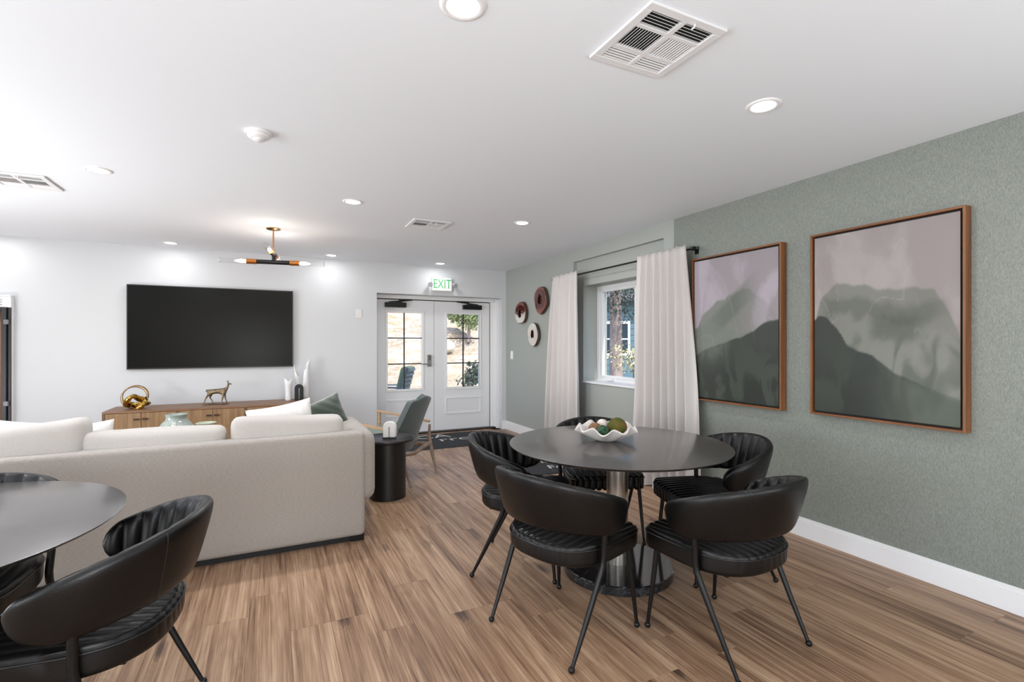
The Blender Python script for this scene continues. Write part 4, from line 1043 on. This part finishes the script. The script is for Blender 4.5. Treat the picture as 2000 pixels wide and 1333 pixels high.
# dry hillside behind the doors
rows = []
for i in range(71):
    yy = 11.5+12*(i/70); row = []
    for j in range(71):
        xx = -3.5+12*j/70
        z = -.07+.42*(yy-11.5)*(1-.25*(yy-11.5)/12)+.30*noise.fractal(Vector((xx*.9, yy*.9, 0)), 1, 2, 4)*min(1, (yy-11.5)/1.5)
        row.append((xx, yy, z))
    rows.append(row)
bm = BM(); grid(bm, rows)
o = obj('hillside', bm, mat('dry_grass', (170, 152, 126), .95, vary=((2.2, 4, 6), 0, (196, 186, 176)), bump=((9, 9, 9), 1, .15)), None, smooth=True, angle=180, kind='structure')
rock_m = mat('pale_rock', (206, 200, 190), .9, vary=((4, 4, 4), .14), bump=((12, 12, 12), .8, .05))
rnd = random.Random(12)
for k in range(14):
    xx, yy = rnd.uniform(.8, 7.4), rnd.uniform(11.3, 17.5)
    z = -.07+.42*max(0, yy-11.5)*(1-.25*max(0, yy-11.5)/12)
    r = rnd.uniform(.16, .34); bm = ball(BM(), (0, 0, 0), r, 3, (1.3, 1, .75))
    for v in bm.verts: v.co *= 1+.35*noise.noise(v.co*3.2+Vector((k*3, 0, 0)))
    o = obj('boulder', bm, rock_m, None, smooth=True, angle=30); o.location = (xx, yy, z+.05)
    tag(o, 'pale boulder among the tumbled rocks on the dry slope outside the doors', 'rock', 'boulders on the slope outside')
leafm = mat('leaf_green', (112, 128, 84), .7, vary=((6, 6, 6), .3)); leafd = mat('leaf_dark', (58, 74, 66), .7, vary=((5, 5, 5), .4)); leafy = mat('leaf_yellow', (196, 190, 150), .7, vary=((9, 9, 9), .2))
bark = mat('bark_grey', (150, 138, 134), .9, bump=((14, 14, 4), 1, .04), vary=((10, 10, 3), .35))
def leaves(bm, c, rad, n, size, rnd, sc=(1, 1, .8)):
    for _ in range(n):
        d = Vector((rnd.gauss(0, 1), rnd.gauss(0, 1), rnd.gauss(0, 1))).normalized()*rad*rnd.random()**.4
        p = Vector(c)+Vector((d.x*sc[0], d.y*sc[1], d.z*sc[2])); q = Vector((rnd.gauss(0, 1), rnd.gauss(0, 1), rnd.gauss(0, 1))).normalized(); u = q.orthogonal().normalized(); v = q.cross(u); s = size*rnd.uniform(.6, 1.3)
        bm.faces.new([bm.verts.new(p+a_) for a_ in (u*s, v*s*.45, -u*s, -v*s*.45)])
def shrub(name, label, loc, rad, n, size, lm, seed, trunk=.0, cat='shrub', grp=None, sc=(1, 1, .8)):
    rnd = random.Random(seed); t = thing(name, label, cat, loc, 0, grp)
    bm = BM()
    for k in range(7):
        c = (rnd.uniform(-.6, .6)*rad, rnd.uniform(-.6, .6)*rad, trunk+rad*.6+rnd.uniform(-.2, .5)*rad); leaves(bm, c, rad*.6, n//7, size, rnd, sc)
    obj('foliage', bm, lm, t)
    obj('stem', tube(BM(), [(0, 0, 0), (.05*rad, 0, trunk+rad*.4), (0, .05, trunk+rad)], [.06+.02*rad, .05, .02], 8), bark, t, smooth=True)
def hz(y): return -.07+.42*max(0, y-11.5)*(1-.25*max(0, y-11.5)/12)
shrub('bush', 'yellow green bush outside the right door, highest on the slope', (5.85, 15.3, hz(15.3)), .7, 1100, .07, leafm, 1, .3, grp='bushes on the slope outside the doors')
shrub('bush', 'dark leafy bush low outside the right door', (4.35, 11.4, -.06), .45, 600, .05, leafd, 2, .35, grp='bushes on the slope outside the doors')
for k, (x, y) in enumerate(((.8, 22), (3.6, 22.5), (6.4, 22))):
    shrub('hill_tree', 'grey green tree along the top of the dry slope', (x, y, hz(22)-.1), 1.1, 900, .13, leafd, 20+k, .5, 'tree', 'trees along the top of the slope')
# patio armchair seen through the left door
t = thing('patio_chair', 'slatted blue grey patio chair with green cushions outside the left door', 'patio chair', (1.93, 9.1, -.06), R(150))
fm = mat('patio_frame', (96, 108, 122), .5); cm = mat('patio_green', (98, 116, 98), .8)
for s in (-1, 1):
    for x_ in (-.26, .26): obj('leg', tube(BM(), [(x_, s*.27, .42), (x_*1.2, s*.28, 0)], .018, 8), fm, t)
    obj('armrest', rbox(-.30, .30, s*.30-.03, s*.30+.03, .62, .65, .01, 3), fm, t)
    obj('arm_post', tube(BM(), [(.24, s*.29, .42), (.24, s*.29, .62)], .014, 8), fm, t)
    obj('back_post', tube(BM(), [(-.26, s*.25, .42), (-.40, s*.25, .98)], .018, 8), fm, t)
for k in range(6): obj('slat', B(-.285-.024*k-.02, -.27-.024*k-.02, -.25, .25, .50+.082*k, .55+.082*k), fm, t)
obj('seat_frame', B(-.27, .28, -.27, .27, .40, .43), fm, t); obj('seat_cushion', rbox(-.24, .28, -.25, .25, .43, .53, .04, 5), cm, t, smooth=True, angle=180)
obj('back_cushion', rbox(-.30, -.17, -.24, .24, .53, 1.0, .05, 5, skew=lambda p: Vector((p.x-(p.z-.5)*.24, p.y, p.z))), cm, t, smooth=True, angle=180)

# outside the side window: tree, shrubs and a teal house
t = thing('pine_tree', 'tree with a thick rough trunk and dark crown outside the side window', 'tree', (6.96, 8.95, -.06))
rows = []
obj('trunk', tube(BM(), [(0, 0, 0), (.02, .02, 1), (0, 0, 2.2), (-.06, .02, 4)], [.17, .145, .13, .10], 14), bark, t, smooth=True)
rnd = random.Random(33); bm = BM()
for k in range(26):
    leaves(bm, (rnd.uniform(-1.5, 1.5), rnd.uniform(-1.2, 1.2), rnd.uniform(2.1, 3.8)), .55, 330, .045, rnd)
obj('crown', bm, leafd, t)
shrub('flowering_shrub', 'shrub with pale yellow blossoms close outside the side window', (5.75, 6.85, -.06), .42, 420, .035, leafy, 41, .85, sc=(1, 1, 1))
shrub('bush', 'low blue green shrub at the foot of the tree outside', (6.9, 8.2, -.06), .5, 900, .05, mat('leaf_teal', (96, 116, 108), .7), 43, 0)
def roofmesh():
    bm = BM(); grid(bm, [[(x, -.4, 2.95), (x, 2.0, 4.1), (x, 4.4, 2.95), (x, 4.4, 2.85), (x, -.4, 2.85)] for x in (-4.3, 4.3)], close_v=True)
    return bm
t = thing('teal_house', 'teal clapboard house with white trim beyond the side window', 'house', (11.0, 13.6, -.06), R(-38))
tl = mat('teal_siding', (86, 116, 128), .7, vary=((2, 2, 40), .06)); wt = mat('house_white', (206, 210, 212), .6)
obj('wall', B(-4, 4, 0, 4, 0, 3.0), tl, t)
for k in range(14): obj('clapboard', B(-4.01, 4.01, -.02, -.001, .04+k*.21, .235+k*.21), tl, t, bevel=.004)
obj('roof', roofmesh(), mat('roof_grey', (92, 94, 98), .8), t)
for x0 in (-2.6, -.75, 1.2, 2.7):
    f_ = obj('window', (lambda b, x0: (box(b, x0, x0+.9, -.05, -.0205, 1.0, 1.08), box(b, x0, x0+.9, -.05, -.0205, 2.1, 2.2), box(b, x0, x0+.08, -.05, -.0205, 1.08, 2.1), box(b, x0+.82, x0+.9, -.05, -.0205, 1.08, 2.1), box(b, x0+.08, x0+.82, -.045, -.0205, 1.55, 1.6))[0])(BM(), x0), wt, t)
    obj('pane', B(x0+.08, x0+.82, -.03, -.0205, 1.08, 2.1), mat('dark_pane', (46, 60, 72), .1), f_)
obj('downpipe', tube(BM(), [(.75, -.06, 3.0), (.75, -.06, 1.5), (.55, -.06, 1.2), (.55, -.06, 0)], .035, 8), wt, t)
obj('railing', (lambda b: (box(b, -4, -.9, -.6, -.55, .95, 1.02), box(b, -4, -.9, -.6, -.55, .45, .52), box(b, -2.4, -2.32, -.6, -.55, 0, 1.02), box(b, -.95, -.87, -.6, -.55, 0, 1.02))[0])(BM()), wt, t)
rnd = random.Random(90)
for k, (x, y) in enumerate(((17, 25), (22, 21.5), (13, 29), (25, 15.5))):
    shrub('background_tree', 'tall dark tree beyond the teal house', (x, y, -.06), 2.6, 2600, .2, leafd, 60+k, 2.4, 'tree', 'dark trees beyond the teal house', sc=(1, 1, 1.1))
